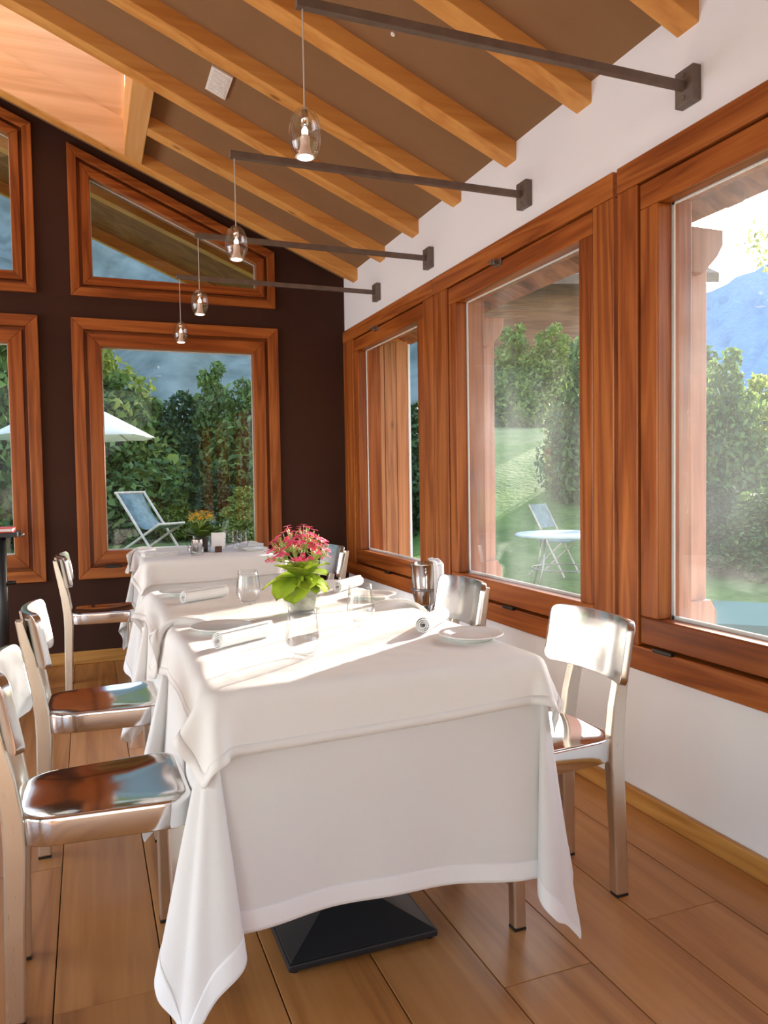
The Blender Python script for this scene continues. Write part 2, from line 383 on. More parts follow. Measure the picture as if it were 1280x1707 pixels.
for y in RY[::2]: rafter(XL, RIDGE, y, y+.095, ceiling, M['rafter'])
# trimmer across the shaft
MB().prism([(.28, zr(.28)), (.385, zr(.385)), (.385, zc(.385)+.008), (.28, zc(.28)+.20)], 1, 4.165, 5.13).obj('trimmer', M['rafter_y'], ceiling, bev=.004)

# ---- skylight shaft: boards and pane
sk = thing('window_8', 'roof window at the top of a boarded shaft between the rafters', 'window', ((SX0+SX1)/2, (SY0+SY1)/2, zc(-.3)), kind='structure')
sk_off = -Vector(sk.location)
def sk_obj(mb, name, mat, **k):
    o = mb.obj(name, mat, None, **k); o.parent = sk; o.matrix_parent_inverse = Matrix.Translation(-Vector(sk.location)); return o
def sl_board(d0, d1, y0, y1, a=SX0-.02, b=.30): return MB().prism([(a, zc(a)+d0), (b, zc(b)+d0), (b, zc(b)+d1), (a, zc(a)+d1)], 1, y0, y1)
sk_obj(sl_board(-.075, .15, SY1-.008, SY1+.03), 'shaft_board', M['shaft'], bev=.003)
sk_obj(sl_board(.14, .72, SY1+.014, SY1+.04), 'shaft_board', M['shaft'], bev=.003)
sk_obj(sl_board(.005, .72, SY0-.03, SY0+.004), 'shaft_board', M['shaft'], bev=.003)
sk_obj(MB().prism([(.30, zc(.3)+.19), (.33, zc(.33)+.12), (.33, zc(.33)+.72), (.30, zc(.3)+.72)], 1, SY0, SY1), 'shaft_end', M['shaft'], bev=.003)
sk_obj(MB().prism([(SX0-.03, zc(SX0)), (SX0, zc(SX0)), (SX0, zc(SX0)+.72), (SX0-.03, zc(SX0)+.72)], 1, SY0, SY1), 'shaft_end', M['shaft'], bev=.003)
sk_obj(sl_board(.725, .735, SY0-.03, SY1+.034, SX0-.03, .33), 'pane', M['pane'])

# ---- baseboards
tag(box('baseboard_right', 1.798, XW, YB, YF-.02, 0, .07, M['baseboard_y'], bev=.006), 'oak baseboard along the white wall', 'baseboard', kind='structure')
tag(box('baseboard_far', XL, 1.798, YF-.02, YF, 0, .085, M['baseboard_x'], bev=.006), 'oak baseboard below the dark brown wall', 'baseboard', kind='structure')

# ------------------------------------------------------------------ windows of the right wall
def local(o, root):
    o.parent = root; o.matrix_parent_inverse = Matrix.Translation(-Vector(root.location)); return o
def win_right(n, label, s0, s1, c0, c1, hinge, catch, pane='pane', stops=2):
    """sash from y=s0 to s1, casing widths c0 (near) and c1 (far)"""
    w = thing('window_%d' % n, label, 'window', (XW, (s0+s1)/2, .505), kind='structure')
    def P(name, mat, y0, y1, z0, z1, x0, x1, par=w, bev=.005):
        o = MB().box(x0, x1, y0, y1, z0, z1).obj(name, mat, None, bev=bev); local(o, w)
        return o
    g = .007
    P('casing', M['casing_y'], s0-c0+.001, s1+c1-.001, 2.195, 2.285, 1.794, 1.85)
    P('casing', M['casing_y'], s0-c0+.001, s1+c1-.001, .505, .592, 1.794, 1.85)
    P('casing', M['casing_z'], s0-c0+.001, s0, .592, 2.195, 1.797, 1.85)
    P('casing', M['casing_z'], s1, s1+c1-.001, .592, 2.195, 1.797, 1.85)
    rb = MB(); rb.box(1.846, 1.99, s0-.06, s0+.05, .55, 2.24); rb.box(1.846, 1.99, s1-.05, s1+.06, .55, 2.24); rb.box(1.846, 1.99, s0+.05, s1-.05, .55, .66); rb.box(1.846, 1.99, s0+.05, s1-.05, 2.14, 2.24)
    local(rb.obj('rebate', M['frame_z'], None, bev=.003), w)
    a, b, z0, z1 = s0+g, s1-g, .592+g+.004, 2.195-g
    rails = [('sash', M['frame_y'], a, b, z1-.085, z1), ('sash', M['frame_y'], a, b, z0, z0+.095), ('sash', M['frame_z'], a, a+.087, z0+.095, z1-.085), ('sash', M['frame_z'], b-.087, b, z0+.095, z1-.085)]
    for nm, mt, y0, y1, q0, q1 in rails: P('sash_rail', mt, y0, y1, q0, q1, 1.802, 1.862)
    ga, gb, gz0, gz1 = a+.087, b-.087, z0+.095, z1-.085
    P('pane', M[pane], ga-.01, gb+.01, gz0-.01, gz1+.01, 1.856, 1.862, bev=0)
    sp = MB(); t = .012
    for q in (1.863,):
        sp.box(q, q+.004, ga-.01, ga+t*.6, gz0-.01, gz1+.01); sp.box(q, q+.004, gb-t, gb+.01, gz0-.01, gz1+.01); sp.box(q, q+.004, ga, gb, gz0-.01, gz0+t); sp.box(q, q+.004, ga, gb, gz1-t*.5, gz1+.01)
    local(sp.obj('pane_spacer', M['spacer'], None), w)
    # outer sill of pale metal
    P('outer_sill', M['spacer'], s0, s1, .60, .635, 1.99, 2.10)
    if hinge is not None:
        h = P('hinge', M['black_plastic'], hinge-.045, hinge+.045, .588, .602, 1.782, 1.80, bev=.003)
    if catch is not None:
        cm_ = MB(); cm_.box(1.793, 1.803, catch-.03, catch+.03, 2.165, 2.195); cm_.box(1.765, 1.795, catch-.022, catch-.008, 2.168, 2.19); cm_.box(1.765, 1.795, catch+.010, catch+.022, 2.172, 2.196); cm_.box(1.762, 1.774, catch-.022, catch+.022, 2.172, 2.182)
        local(cm_.obj('catch', M['iron'], None, bev=.002), w)
    return w
win_right(1, 'farthest window of the right wall, looking onto a plank screen', 3.98, 5.20, .13, .215, 4.56, 4.72)
win_right(2, 'middle window of the right wall, looking onto trees and a grass slope', 2.426, 3.67, .125, .178, 3.05, 3.13, 'pane_dusty')
win_right(3, 'nearest window of the right wall, cut by the picture edge', .93, 2.174, .11, .108, 2.04, 1.55, 'pane_dusty')
win_right(9, 'window of the right wall beside the viewer, out of the picture', -.55, .69, .11, .11, None, None)
win_right(10, 'last window of the right wall, behind the viewer', -2.05, -.81, .11, .11, None, None)

# ------------------------------------------------------------------ windows of the far wall
def inset(poly, d):
    n = len(poly); out = []
    dd = d if isinstance(d, (list, tuple)) else [d]*n
    for i in range(n):
        p0, p1, p2 = Vector(poly[i-1]), Vector(poly[i]), Vector(poly[(i+1) % n])
        e1 = (p1-p0).normalized(); e2 = (p2-p1).normalized()
        n1 = Vector((-e1.y, e1.x)); n2 = Vector((-e2.y, e2.x))
        a = p0+n1*dd[i-1]; b = p1+n2*dd[i]
        # intersect a+e1 t , b+e2 s
        den = e1.x*e2.y-e1.y*e2.x
        t = ((b.x-a.x)*e2.y-(b.y-a.y)*e2.x)/den
        q = a+e1*t; out.append((q.x, q.y))
    return out
def win_far(n, label, outer, cw, sw, hinge=None, catch=None):
    w = thing('window_%d' % n, label, 'window', (outer[0][0], YF, outer[0][1]), kind='structure')
    names = ['x', 'z', 'x', 'z']
    i1 = inset(outer, cw)
    def ring(o, i, y0, y1, nm, key):
        for k in range(4):
            k2 = (k+1) % 4
            pl = [o[k], o[k2], i[k2], i[k]]
            local(MB().prism(pl, 1, y0, y1).obj(nm, M[key+names[k]], None, bev=.004), w)
    ring(outer, i1, YF-.026, YF+.03, 'casing', 'casing_')
    s0 = inset(i1, .022); s1 = inset(s0, sw)
    ring(inset(outer, .035), inset(i1, .06), YF+.022, YF+.16, 'rebate', 'frame_')
    ring(s0, s1, YF-.018, YF+.045, 'sash_rail', 'frame_')
    pn = inset(s1, -.01)
    local(MB().prism(pn, 1, YF+.035, YF+.041).obj('pane', M['pane'], None), w)
    sp = inset(s1, .007)
    mb = MB()
    for k in range(4):
        k2 = (k+1) % 4; mb.prism([s1[k], s1[k2], sp[k2], sp[k]], 1, YF+.043, YF+.047)
    local(mb.obj('pane_spacer', M['spacer'], None), w)
    if hinge is not None:
        z = outer[0][1]+cw
        local(box('hinge', hinge-.05, hinge+.05, YF-.034, YF-.018, z-.006, z+.012, M['black_plastic'], bev=.003), w)
    if catch is not None:
        z = outer[2][1]-cw
        c = MB(); c.box(catch-.03, catch+.03, YF-.034, YF-.02, z-.015, z+.008); c.box(catch-.018, catch-.004, YF-.06, YF-.03, z-.012, z+.006); c.box(catch+.008, catch+.045, YF-.05, YF-.03, z-.006, z+.002)
        local(c.obj('catch', M['iron'], None, bev=.002), w)
    return w
win_far(4, 'tall window of the far wall, looking onto a deck chair and trees', [(-.064, .563), (1.31, .563), (1.31, 2.283), (-.064, 2.283)], .075, .085, .15, .625)
win_far(5, 'raked upper window of the far wall below the rafters', [(-.057, 2.425), (1.296, 2.425), (1.296, zt(1.296)), (-.057, zt(-.057))], .055, .055)
win_far(6, 'tall window at the left edge of the far wall', [(-1.63, .563), (-.26, .563), (-.26, 2.283), (-1.63, 2.283)], .075, .085)
win_far(7, 'raked upper window at the left edge of the far wall', [(-1.59, 2.425), (-.262, 2.425), (-.262, zt(-.262)), (-1.59, zt(-1.59)+.0)], .055, .055)

# ------------------------------------------------------------------ outside roof edge
ev = MB()
ev.prism([(2.02, zc(2.02)), (2.62, zc(2.62)), (2.62, zc(2.62)+.10), (2.02, zc(2.02)+.14)], 1, YB-.2, 7.06)
ev.prism([(RIDGE, zc(RIDGE)), (2.02, zc(2.02)), (2.02, zc(2.02)+.14), (RIDGE, zc(RIDGE)+.14)], 1, YF+.2, 7.06)
ev.prism([(XL-.2, zc(XL-.2)), (RIDGE, zc(RIDGE)), (RIDGE, zc(RIDGE)+.14), (XL-.2, zc(XL-.2)+.14)], 1, YF+.2, 7.06)
eave = tag(ev.obj('roof_overhang', M['eave_wood']), 'dark boarded roof overhang outside the windows', 'roof', kind='structure')
MB().prism([(RIDGE, zr(RIDGE)), (2.6, zr(2.6)), (2.6, zc(2.6)+.008), (RIDGE, zc(RIDGE)+.008)], 1, 6.07, 6.165).obj('rafter', M['rafter'], eave, bev=.004)
MB().prism([(RIDGE, zr(RIDGE)-.02), (2.64, zr(2.64)-.02), (2.64, zc(2.64)+.16), (RIDGE, zc(RIDGE)+.16)], 1, 7.06, 7.12).obj('bargeboard', M['rafter'], eave, bev=.004)
for y in RY[:12]:
    MB().prism([(2.02, zr(2.02)+.02), (2.58, zr(2.58)+.04), (2.58, zc(2.58)+.008), (2.02, zc(2.02)+.008)], 1, y, y+.09).obj('rafter', M['eave_wood'], eave, bev=.004)
# ------------------------------------------------------------------ cloth drape (position based, numpy)
def drape(S, N, half, floor, seed=1, steps=260, iters=22, yclip=None, obstacle=None, shift=(0,0), rot=0.0, pin=.36, flare=0.0):
    rng=np.random.default_rng(seed)
    g=np.linspace(-S/2,S/2,N); X,Y=np.meshgrid(g,g,indexing='ij')
    c,s=np.cos(rot),np.sin(rot)
    P=np.stack([c*X-s*Y+shift[0],s*X+c*Y+shift[1],np.full_like(X,.003)],-1)
    P[...,2]+=rng.normal(0,.0015,X.shape)
    V=np.zeros_like(P); w=np.ones((N,N,1)); w[(abs(P[...,0])<pin)&(abs(P[...,1])<pin)]=0
    h=S/(N-1); sets=[]
    def add(di,dj,k,stride):
        L=h*np.hypot(di,dj)
        for a in range(stride):
            # colour along dominant direction
            if dj>=0:
                A=(slice(0,N-di),slice(0,N-dj)); B=(slice(di,N),slice(dj,N))
            else:
                A=(slice(0,N-di),slice(-dj,N)); B=(slice(di,N),slice(0,N+dj))
            if di>0:
                ia=list(range(N-di)); ii=[i for i in ia if (i//di)%2==a]
                ii=np.array(ii)
                ja=np.arange(N)[A[1]]; jb=np.arange(N)[B[1]]
                sets.append((np.ix_(ii,ja),np.ix_(ii+di,jb),L,k))
            else:
                jj=np.array([j for j in range(N-dj) if (j//dj)%2==a]); ia=np.arange(N)
                sets.append((np.ix_(ia,jj),np.ix_(ia,jj+dj),L,k))
    add(1,0,1.,2);add(0,1,1.,2);add(1,1,.35,2);add(1,-1,.35,2);add(2,0,.06,2);add(0,2,.06,2)
    hx,hy=half; dt=1/60.
    for st in range(steps):
        V[...,2]-=9.8*dt; V*=.985 if st<steps*.6 else .93
        Q=P+V*dt*w
        for it in range(iters):
            for A,B,L,k in sets:
                d=Q[B]-Q[A]; wa=w[A]; wb=w[B]
                n=np.sqrt((d*d).sum(-1,keepdims=True))+1e-9
                cor=k*(n-L)/n*d/np.maximum(wa+wb,1e-6)
                Q[A]+=wa*cor; Q[B]-=wb*cor
            if it%3==2 or it==iters-1:
                # collisions
                x,y,z=Q[...,0],Q[...,1],Q[...,2]
                ex=hx+flare*np.maximum(-z,0); ey=hy+flare*np.maximum(-z,0)
                ins=(abs(x)<ex)&(abs(y)<ey)&(z<.002)
                top=ins&(z>-.018)
                z[top]=.002
                sd=ins&~top
                px=ex-abs(x); py=ey-abs(y)
                mx=sd&(px<=py); my=sd&(px>py)
                x[mx]=(np.sign(x)*ex)[mx]; y[my]=(np.sign(y)*ey)[my]
                if yclip is not None: np.minimum(y,max(yclip,S/2-(S/2-yclip)*max(0,(st-25)/40.)),out=y)
                np.maximum(z,floor,out=z)
                if obstacle is not None: obstacle(Q)
        V=(Q-P)/dt; sp=np.sqrt((V*V).sum(-1,keepdims=True)); V*=np.minimum(1,2.5/(sp+1e-9))
        P=Q
    return P

# ------------------------------------------------------------------ tables
TOPZ = .752
def make_table(name, label, cx, cy, group=None, dx=0, dy=0):
    t = thing(name, label, 'table', (cx, cy, 0), group=group)
    MB().box(-.4, .4, -.39, .39, TOPZ-.028, TOPZ-.002).obj('tabletop', M['black'], t, bev=.004)
    MB().box(dx-.035, dx+.035, dy-.035, dy+.035, .08, TOPZ-.028).obj('column', M['black'], t, bev=.004)
    b = MB(); q = .198
    b.hexa([(dx-q, dy-q, .006), (dx+q, dy-q, .006), (dx+q, dy+q, .006), (dx-q, dy+q, .006)], [(dx-q, dy-q, .024), (dx+q, dy-q, .024), (dx+q, dy+q, .024), (dx-q, dy+q, .024)])
    b.hexa([(dx-q+.004, dy-q+.004, .024), (dx+q-.004, dy-q+.004, .024), (dx+q-.004, dy+q-.004, .024), (dx-q+.004, dy+q-.004, .024)], [(dx-.036, dy-.036, .096), (dx+.036, dy-.036, .096), (dx+.036, dy+.036, .096), (dx-.036, dy+.036, .096)])
    b.obj('pyramid_base', M['black'], t, bev=.004)
    for sx in (-1, 1):
        for sy in (-1, 1): MB().lathe([(.012, 0), (.014, .007)], 10, (dx+sx*.18, dy+sy*.18, 0)).obj('foot', M['black_plastic'], t)
    return t
T1 = (.627, 1.998); T2 = (.627, 2.806); T3 = (.69, 4.86)
tbl1 = make_table('dining_table', 'black pyramid-footed dining table under the nearest white cloth', *T1, dx=-.01, dy=-.04)
make_table('dining_table', 'black pedestal dining table under the second white cloth, behind the nearest table', *T2)
make_table('dining_table', 'black pedestal dining table under the far white cloth by the tall window', *T3)

# ------------------------------------------------------------------ table linen
HALF = (.402, .402)
def hang(S, N, rot, shift, corners, drop_wave=.006, yclip=None, H=HALF[0], seed=1):
    """cloth laid over a square table: flat top, straight sides, one gathered pleat at every corner"""
    rng = random.Random(seed); ph = [rng.uniform(0, 6) for _ in range(8)]
    u = np.linspace(-1, 1, N); g = S/2*np.sign(u)*np.abs(u)**.92
    c, s = math.cos(rot), math.sin(rot); P = np.zeros((N, N, 3))
    for i in range(N):
        for j in range(N):
            X = c*g[i]-s*g[j]+shift[0]; Y = s*g[i]+c*g[j]+shift[1]
            sx, sy = (1 if X > 0 else -1), (1 if Y > 0 else -1); ax, ay = abs(X), abs(Y)
            a, b = ay-H, ax-H                 # overhang past the front/back edge, past the left/right edge
            spread, tilt, wig, swing = corners[(sx, sy)]
            x, y, z = ax, ay, .0015
            if a > 0 and b > 0:               # corner fan
                r = math.hypot(a, b); r = r if r < .58 else .58+(r-.58)*.38; th = math.atan2(b, a)/(PI/2)          # 0 on the front side, 1 on the other
                rho = (spread*(1-.35*math.cos(4*PI*th))+wig*math.sin(6*PI*th+ph[1]))*r
                # rotate so that th=0 points to -x (inward), middle points out, th=1 to -y (inward)
                x = H+rho*math.cos(PI-PI*1.5*th); y = H+rho*math.sin(PI-PI*1.5*th)
                x += tilt*r; y += tilt*r
                x += swing[0]*r*r; y += swing[1]*r*r
                z = -r*(1+.05*math.sin(PI*th))
            elif a > 0:                       # hangs over the front or back
                e = math.exp(-((H-ax)/.13)**1.6)
                rho = (spread*.65+wig*math.sin(ph[1]))*a
                x = ax-(rho-tilt*a)*e+swing[0]*a*a*e
                y = H+.010*a/.5+tilt*a*e+swing[1]*a*a*e+.010*(a/.5)*math.sin(X*9+ph[2])*(1-e)+.006*(a/.5)*math.sin(X*21+ph[3])
                z = -a
            elif b > 0:
                e = math.exp(-((H-ay)/.13)**1.6)
                rho = (spread*.65+wig*math.sin(6*PI+ph[1]))*b
                y = ay-(rho-tilt*b)*e+swing[1]*b*b*e
                x = H+.010*b/.5+tilt*b*e+swing[0]*b*b*e+.010*(b/.5)*math.sin(Y*9+ph[4])*(1-e)+.006*(b/.5)*math.sin(Y*21+ph[5])
                z = -b
            x *= sx; y *= sy
            if z < -.02 and yclip is not None and y > yclip: y = yclip-.002*math.sin(x*40)
            if z < -(TOPZ-.004):              # what reaches the floor lies on it
                z = -(TOPZ-.004)+.002*math.sin(x*60+y*45)
            P[i, j] = (x, y, z)
    return P
CORN = {(-1, -1): (.135, .035, .030, (.02, .10)), (1, -1): (.115, .01, .030, (-.01, .09)), (-1, 1): (.12, .04, .03, (.08, .0)), (1, 1): (.11, .03, .03, (.03, .03))}
under = hang(1.80, 109, -.045, (.008, -.012), CORN, yclip=.4055)
# how far the lower cloth bulges out, by direction and depth, so that the top cloth lies outside it
NB, NZ = 240, 30
bulge = np.zeros((NB, NZ))
dense = under
for _ in range(1):
    a = np.empty((dense.shape[0]*2-1, dense.shape[1], 3)); a[::2] = dense; a[1::2] = (dense[1:]+dense[:-1])/2
    b = np.empty((a.shape[0], a.shape[1]*2-1, 3)); b[:, ::2] = a; b[:, 1::2] = (a[:, 1:]+a[:, :-1])/2; dense = b
pts = dense.reshape(-1, 3); pts = pts[(pts[:, 2] > -.28)]
ib = ((np.arctan2(pts[:, 1], pts[:, 0])+PI)/(2*PI)*NB).astype(int) % NB
iz = np.clip((-pts[:, 2]/.28*NZ).astype(int), 0, NZ-1)
np.maximum.at(bulge, (ib, iz), np.hypot(pts[:, 0], pts[:, 1]))
bulge = np.maximum(bulge, np.maximum(np.roll(bulge, 1, 0), np.roll(bulge, -1, 0)))
bulge[:, 1:] = np.maximum(bulge[:, 1:], bulge[:, :-1]*0)
def outside(Q):
    x, y, z = Q[..., 0], Q[..., 1], Q[..., 2]
    r = np.hypot(x, y)+1e-9
    i = ((np.arctan2(y, x)+PI)/(2*PI)*NB).astype(int) % NB; k = np.clip((-z/.28*NZ).astype(int), 0, NZ-1)
    lim = bulge[i, k]+.006
    low = (z < -.012) & (r < lim)
    s = np.where(low, np.minimum(lim/r, 1.02), 1.0); x *= s; y *= s
over = drape(1.045, 47, (.406, .406), -.7, seed=9, yclip=.4085, obstacle=outside, shift=(-.004, -.006), rot=.028, steps=100, iters=16, pin=.37, flare=.05)
over[..., 2] += .0015
def grid_mesh(P, name, mirror=False):
    n = P.shape[0]; v = P.reshape(-1, 3).copy()
    if mirror: v[:, 1] *= -1
    f = []
    for i in range(n-1):
        for j in range(n-1):
            q = (i*n+j, (i+1)*n+j, (i+1)*n+j+1, i*n+j+1); f.append(q[::-1] if mirror else q)
    me = bpy.data.meshes.new(name); me.from_pydata(v.tolist(), [], f); me.update(); return me
def hem_mesh(P, name, rings, mirror=False):
    n = P.shape[0]; v = P.reshape(-1, 3).copy()
    if mirror: v[:, 1] *= -1
    f = []
    for i in range(n-1):
        for j in range(n-1):
            if min(i, j, n-2-i, n-2-j) < rings:
                q = (i*n+j, (i+1)*n+j, (i+1)*n+j+1, i*n+j+1); f.append(q[::-1] if mirror else q)
    used = sorted({k for q in f for k in q}); mp = {k: a for a, k in enumerate(used)}
    me = bpy.data.meshes.new(name); me.from_pydata([tuple(v[k]) for k in used], [], [tuple(mp[k] for k in q) for q in f]); me.update(); return me
def lay_cloth(meshes, label, loc, mats, name='tablecloth', rz=0):
    o = from_mesh(name, meshes[0], mats[0], None, True, loc); tag(o, label, 'tablecloth'); o.rotation_euler.z = rz
    s = o.modifiers.new('smooth', 'SUBSURF'); s.levels = s.render_levels = 1
    h = from_mesh('hem', meshes[1], mats[1], o, True)
    s = h.modifiers.new('smooth', 'SUBSURF'); s.levels = s.render_levels = 1
    d = h.modifiers.new('double', 'SOLIDIFY'); d.thickness = .0028; d.offset = 0
    return o
um = [(grid_mesh(under, 'under', m), hem_mesh(under, 'hem', 3, m)) for m in (False, True)]
om = [(grid_mesh(over, 'over', m), hem_mesh(over, 'hem', 1, m)) for m in (False, True)]
for (cx, cy), k, who in ((T1, 0, 'nearest table'), (T2, 1, 'second table behind the nearest one'), (T3, 0, 'far table by the tall window')):
    lay_cloth(um[k], 'long white linen undercloth hanging from the %s' % who, (cx, cy, TOPZ), (M['cloth'], M['hem']), 'undercloth')
    lay_cloth(om[k], 'short white linen top cloth on the %s' % who, (cx, cy, TOPZ+.002), (M['overlay'], M['overlay']), 'top_cloth')
TZ = TOPZ+.0062       # what stands on the cloths

# ------------------------------------------------------------------ chairs
def rounded_poly(pts, rad, seg=6):
    out = []; n = len(pts)
    for i in range(n):
        p0, p1, p2 = Vector(pts[i-1]), Vector(pts[i]), Vector(pts[(i+1) % n])
        a = (p0-p1).normalized(); b = (p2-p1).normalized(); r = rad[i]
        ang = a.angle(b); d = r/math.tan(ang/2)
        s = p1+a*d; e = p1+b*d; c = p1+(a+b).normalized()*(r/math.sin(ang/2))
        a0 = math.atan2(s.y-c.y, s.x-c.x); a1 = math.atan2(e.y-c.y, e.x-c.x)
        da = (a1-a0+PI) % (2*PI)-PI
        for k in range(seg+1):
            t = a0+da*k/seg; out.append((c.x+r*math.cos(t), c.y+r*math.sin(t)))
    return out
def seat_mesh():
    o = rounded_poly([(.205, -.182), (.205, .182), (-.178, .148), (-.178, -.148)], [.055, .055, .085, .085], 8)
    o2 = []
    for i in range(len(o)):          # denser outline
        a, b = Vector(o[i]), Vector(o[(i+1) % len(o)])
        m = max(1, int((b-a).length/.03))
        for k in range(m): o2.append(tuple(a+(b-a)*k/m))
    o = o2; n = len(o); v = []; f = []
    rings = [(.97, .398), (1.0, .394), (1.0, .448), (.994, .456), (.978, .460), (.93, .4592), (.82, .456), (.65, .452), (.45, .4495), (.22, .4485)]
    for s, z in rings: v += [(x*s+.013*(1-s), y*s, z) for x, y in o]
    for i in range(len(rings)-1):
        for k in range(n): f.append((i*n+k, i*n+(k+1) % n, (i+1)*n+(k+1) % n, (i+1)*n+k))
    f.append(tuple(range(n))[::-1]); b = (len(rings)-1)*n; v.append((.013, 0, .4483)); c = len(v)-1
    for k in range(n): f.append((b+k, b+(k+1) % n, c))
    return v, f
def back_mesh():
    W, H, r, th = .192, .176, .028, .020
    ys = [-W+r*(1-math.cos(PI/2*k/5)) for k in range(6)]; ys += list(np.linspace(-W+r, W-r, 15)[1:-1]); ys += [-y for y in ys[:6]][::-1]
    nz = 7; front = []; back = []
    for y in ys:
        d = max(0, abs(y)-(W-r)); hh = H/2-r+math.sqrt(max(0, r*r-d*d))
        for k in range(nz):
            z = .702+hh*(2*k/(nz-1)-1); t = abs(y)/W
            x = -.212-(z-.70)*.18+.046*t**2.2
            sl = .046*2.2*t**1.2/W*(1 if y > 0 else -1)
            nv = Vector((1, -sl, .18)).normalized()
            front.append(tuple(Vector((x, y, z))+nv*th/2)); back.append(tuple(Vector((x, y, z))-nv*th/2))
    n = len(ys); v = front+back; B = len(front); f = []
    for i in range(n-1):
        for k in range(nz-1):
            a, b, c, d = i*nz+k, (i+1)*nz+k, (i+1)*nz+k+1, i*nz+k+1
            f.append((a, b, c, d)); f.append((B+d, B+c, B+b, B+a))
        a, b = i*nz, (i+1)*nz; f.append((a, B+a, B+b, b)); a, b = i*nz+nz-1, (i+1)*nz+nz-1; f.append((a, b, B+b, B+a))
    for k in range(nz-1):
        f.append((k, k+1, B+k+1, B+k)); q = (n-1)*nz; f.append((q+k+1, q+k, B+q+k, B+q+k+1))
    return v, f
def make_chair(label):
    t = thing('aluminium_chair', label, 'chair', group='polished aluminium chairs around the tables')
    v, f = seat_mesh(); o = mesh_obj('seat', v, f, M['alu'], t, True); bevel(o, .004, 2)
    v, f = back_mesh(); o = mesh_obj('backrest', v, f, M['alu_back'], t, True); bevel(o, .004, 3)
    for s in (-1, 1):
        path = [(-.186, s*.128, .006), (-.183, s*.124, .20), (-.178, s*.118, .38), (-.180, s*.115, .45), (-.192, s*.111, .54), (-.210, s*.107, .63), (-.226, s*.104, .70), (-.240, s*.102, .765)]
        l = MB().sweep(path, [.040, .042, .046, .046, .042, .036, .030, .022], [.034]*8).obj('leg', M['alu_leg'], t, bev=.005)
        MB().box(-.205, -.167, s*.128-.016, s*.128+.016, 0, .007).obj('foot_cap', M['black_plastic'], l)
        path = [(.166, s*.158, .006), (.166, s*.153, .20), (.164, s*.148, .396)]
        l = MB().sweep(path, [.034, .036, .040], [.034, .034, .034]).obj('leg', M['alu_leg'], t, bev=.005)
        MB().box(.149, .183, s*.158-.016, s*.158+.016, 0, .007).obj('foot_cap', M['black_plastic'], l)
    return t
chair = make_chair('aluminium chair at the left of the nearest table, cut by the picture edge')
def place(x, y, rz, label, first=False):
    c = chair if first else copy_tree(chair)
    c.location = (x, y, 0); c.rotation_euler.z = rz; c['label'] = label
place(.005, 1.965, R(1), 'aluminium chair at the left of the nearest table, cut by the left picture edge', True)
place(.025, 2.775, R(1), 'aluminium chair at the left of the second table, between two others')
place(.06, 4.80, R(0), 'aluminium chair at the left of the far table, against the dark brown wall')
place(1.195, 1.88, R(180), 'aluminium chair at the right of the nearest table, below the largest window')
place(1.205, 2.735, R(180), 'aluminium chair at the right of the second table, in front of the wine cooler')
place(1.22, 4.50, R(180), 'aluminium chair at the right of the far table, behind the pink flowers')

# ------------------------------------------------------------------ pendant lamps on wall arms
def make_lamp(label):
    t = thing('pendant_lamp', label, 'lamp', group='glass drop lamps hanging from wall arms')
    # local origin on the wall at the arm
    MB().box(-.032, 0, -.040, .040, -.055, .055).obj('wall_plate', M['bronze'], t, bev=.003)
    MB().box(-1.285, -.03, -.011, .011, -.013, .013).obj('arm', M['bronze'], t, bev=.002)
    for q in (.035, -.035): MB().box(-.036, -.030, -.006, .006, q-.006, q+.006).obj('screw', M['bronze'], t, bev=.002)
    MB().tube([(-1.268, 0, -.012), (-1.268, 0, -.275)], .0022, 8).obj('cord', M['cord'], t)
    g = [(.0045, -.258), (.010, -.262), (.020, -.268), (.031, -.281), (.039, -.300), (.0425, -.323), (.0415, -.345), (.037, -.365), (.030, -.379), (.024, -.386)]
    gi = [(r*.86, z+.004 if z < -.3 else z-.004) for r, z in g[::-1]]
    gl = MB().lathe(g+gi, 28, (-1.268, 0, 0), cap=False).obj('glass_shade', M['lamp_glass'], t, smooth=True)
    MB().lathe([(.008, -.268), (.010, -.285), (.010, -.305)], 14, (-1.268, 0, 0)).obj('lamp_holder', M['steel'], t, smooth=True)
    MB().lathe([(.026, -.386), (.017, -.375), (.012, -.355), (.013, -.337), (.009, -.330)], 18, (-1.268, 0, 0)).obj('inner_cup', M['frost'], t, smooth=True)
    MB().lathe([(.0, -.329), (.008, -.327), (.0085, -.318), (.004, -.310), (.0, -.308)], 14, (-1.268, 0, 0), cap=False).obj('bulb', M['bulb'], t, smooth=True)
    MB().lathe([(.0, -.3885), (.019, -.3885), (.021, -.387)], 16, (-1.268, 0, 0), cap=False).obj('lit_lens', M['bulb'], t)
    return t
lamp = make_lamp('x')
lamps = [(1.944, 2.412, 'largest glass drop lamp, hanging highest in the picture, nearest the viewer'), (2.913, 2.414, 'second glass drop lamp from the viewer'),
         (3.91, 2.414, 'third glass drop lamp from the viewer, in front of the raked window'), (4.725, 2.416, 'farthest and smallest glass drop lamp, in front of the brown wall')]
for i, (y, z, lb) in enumerate(lamps):
    c = lamp if i == 0 else copy_tree(lamp)
    c.location = (XW, y, z); c['label'] = lb

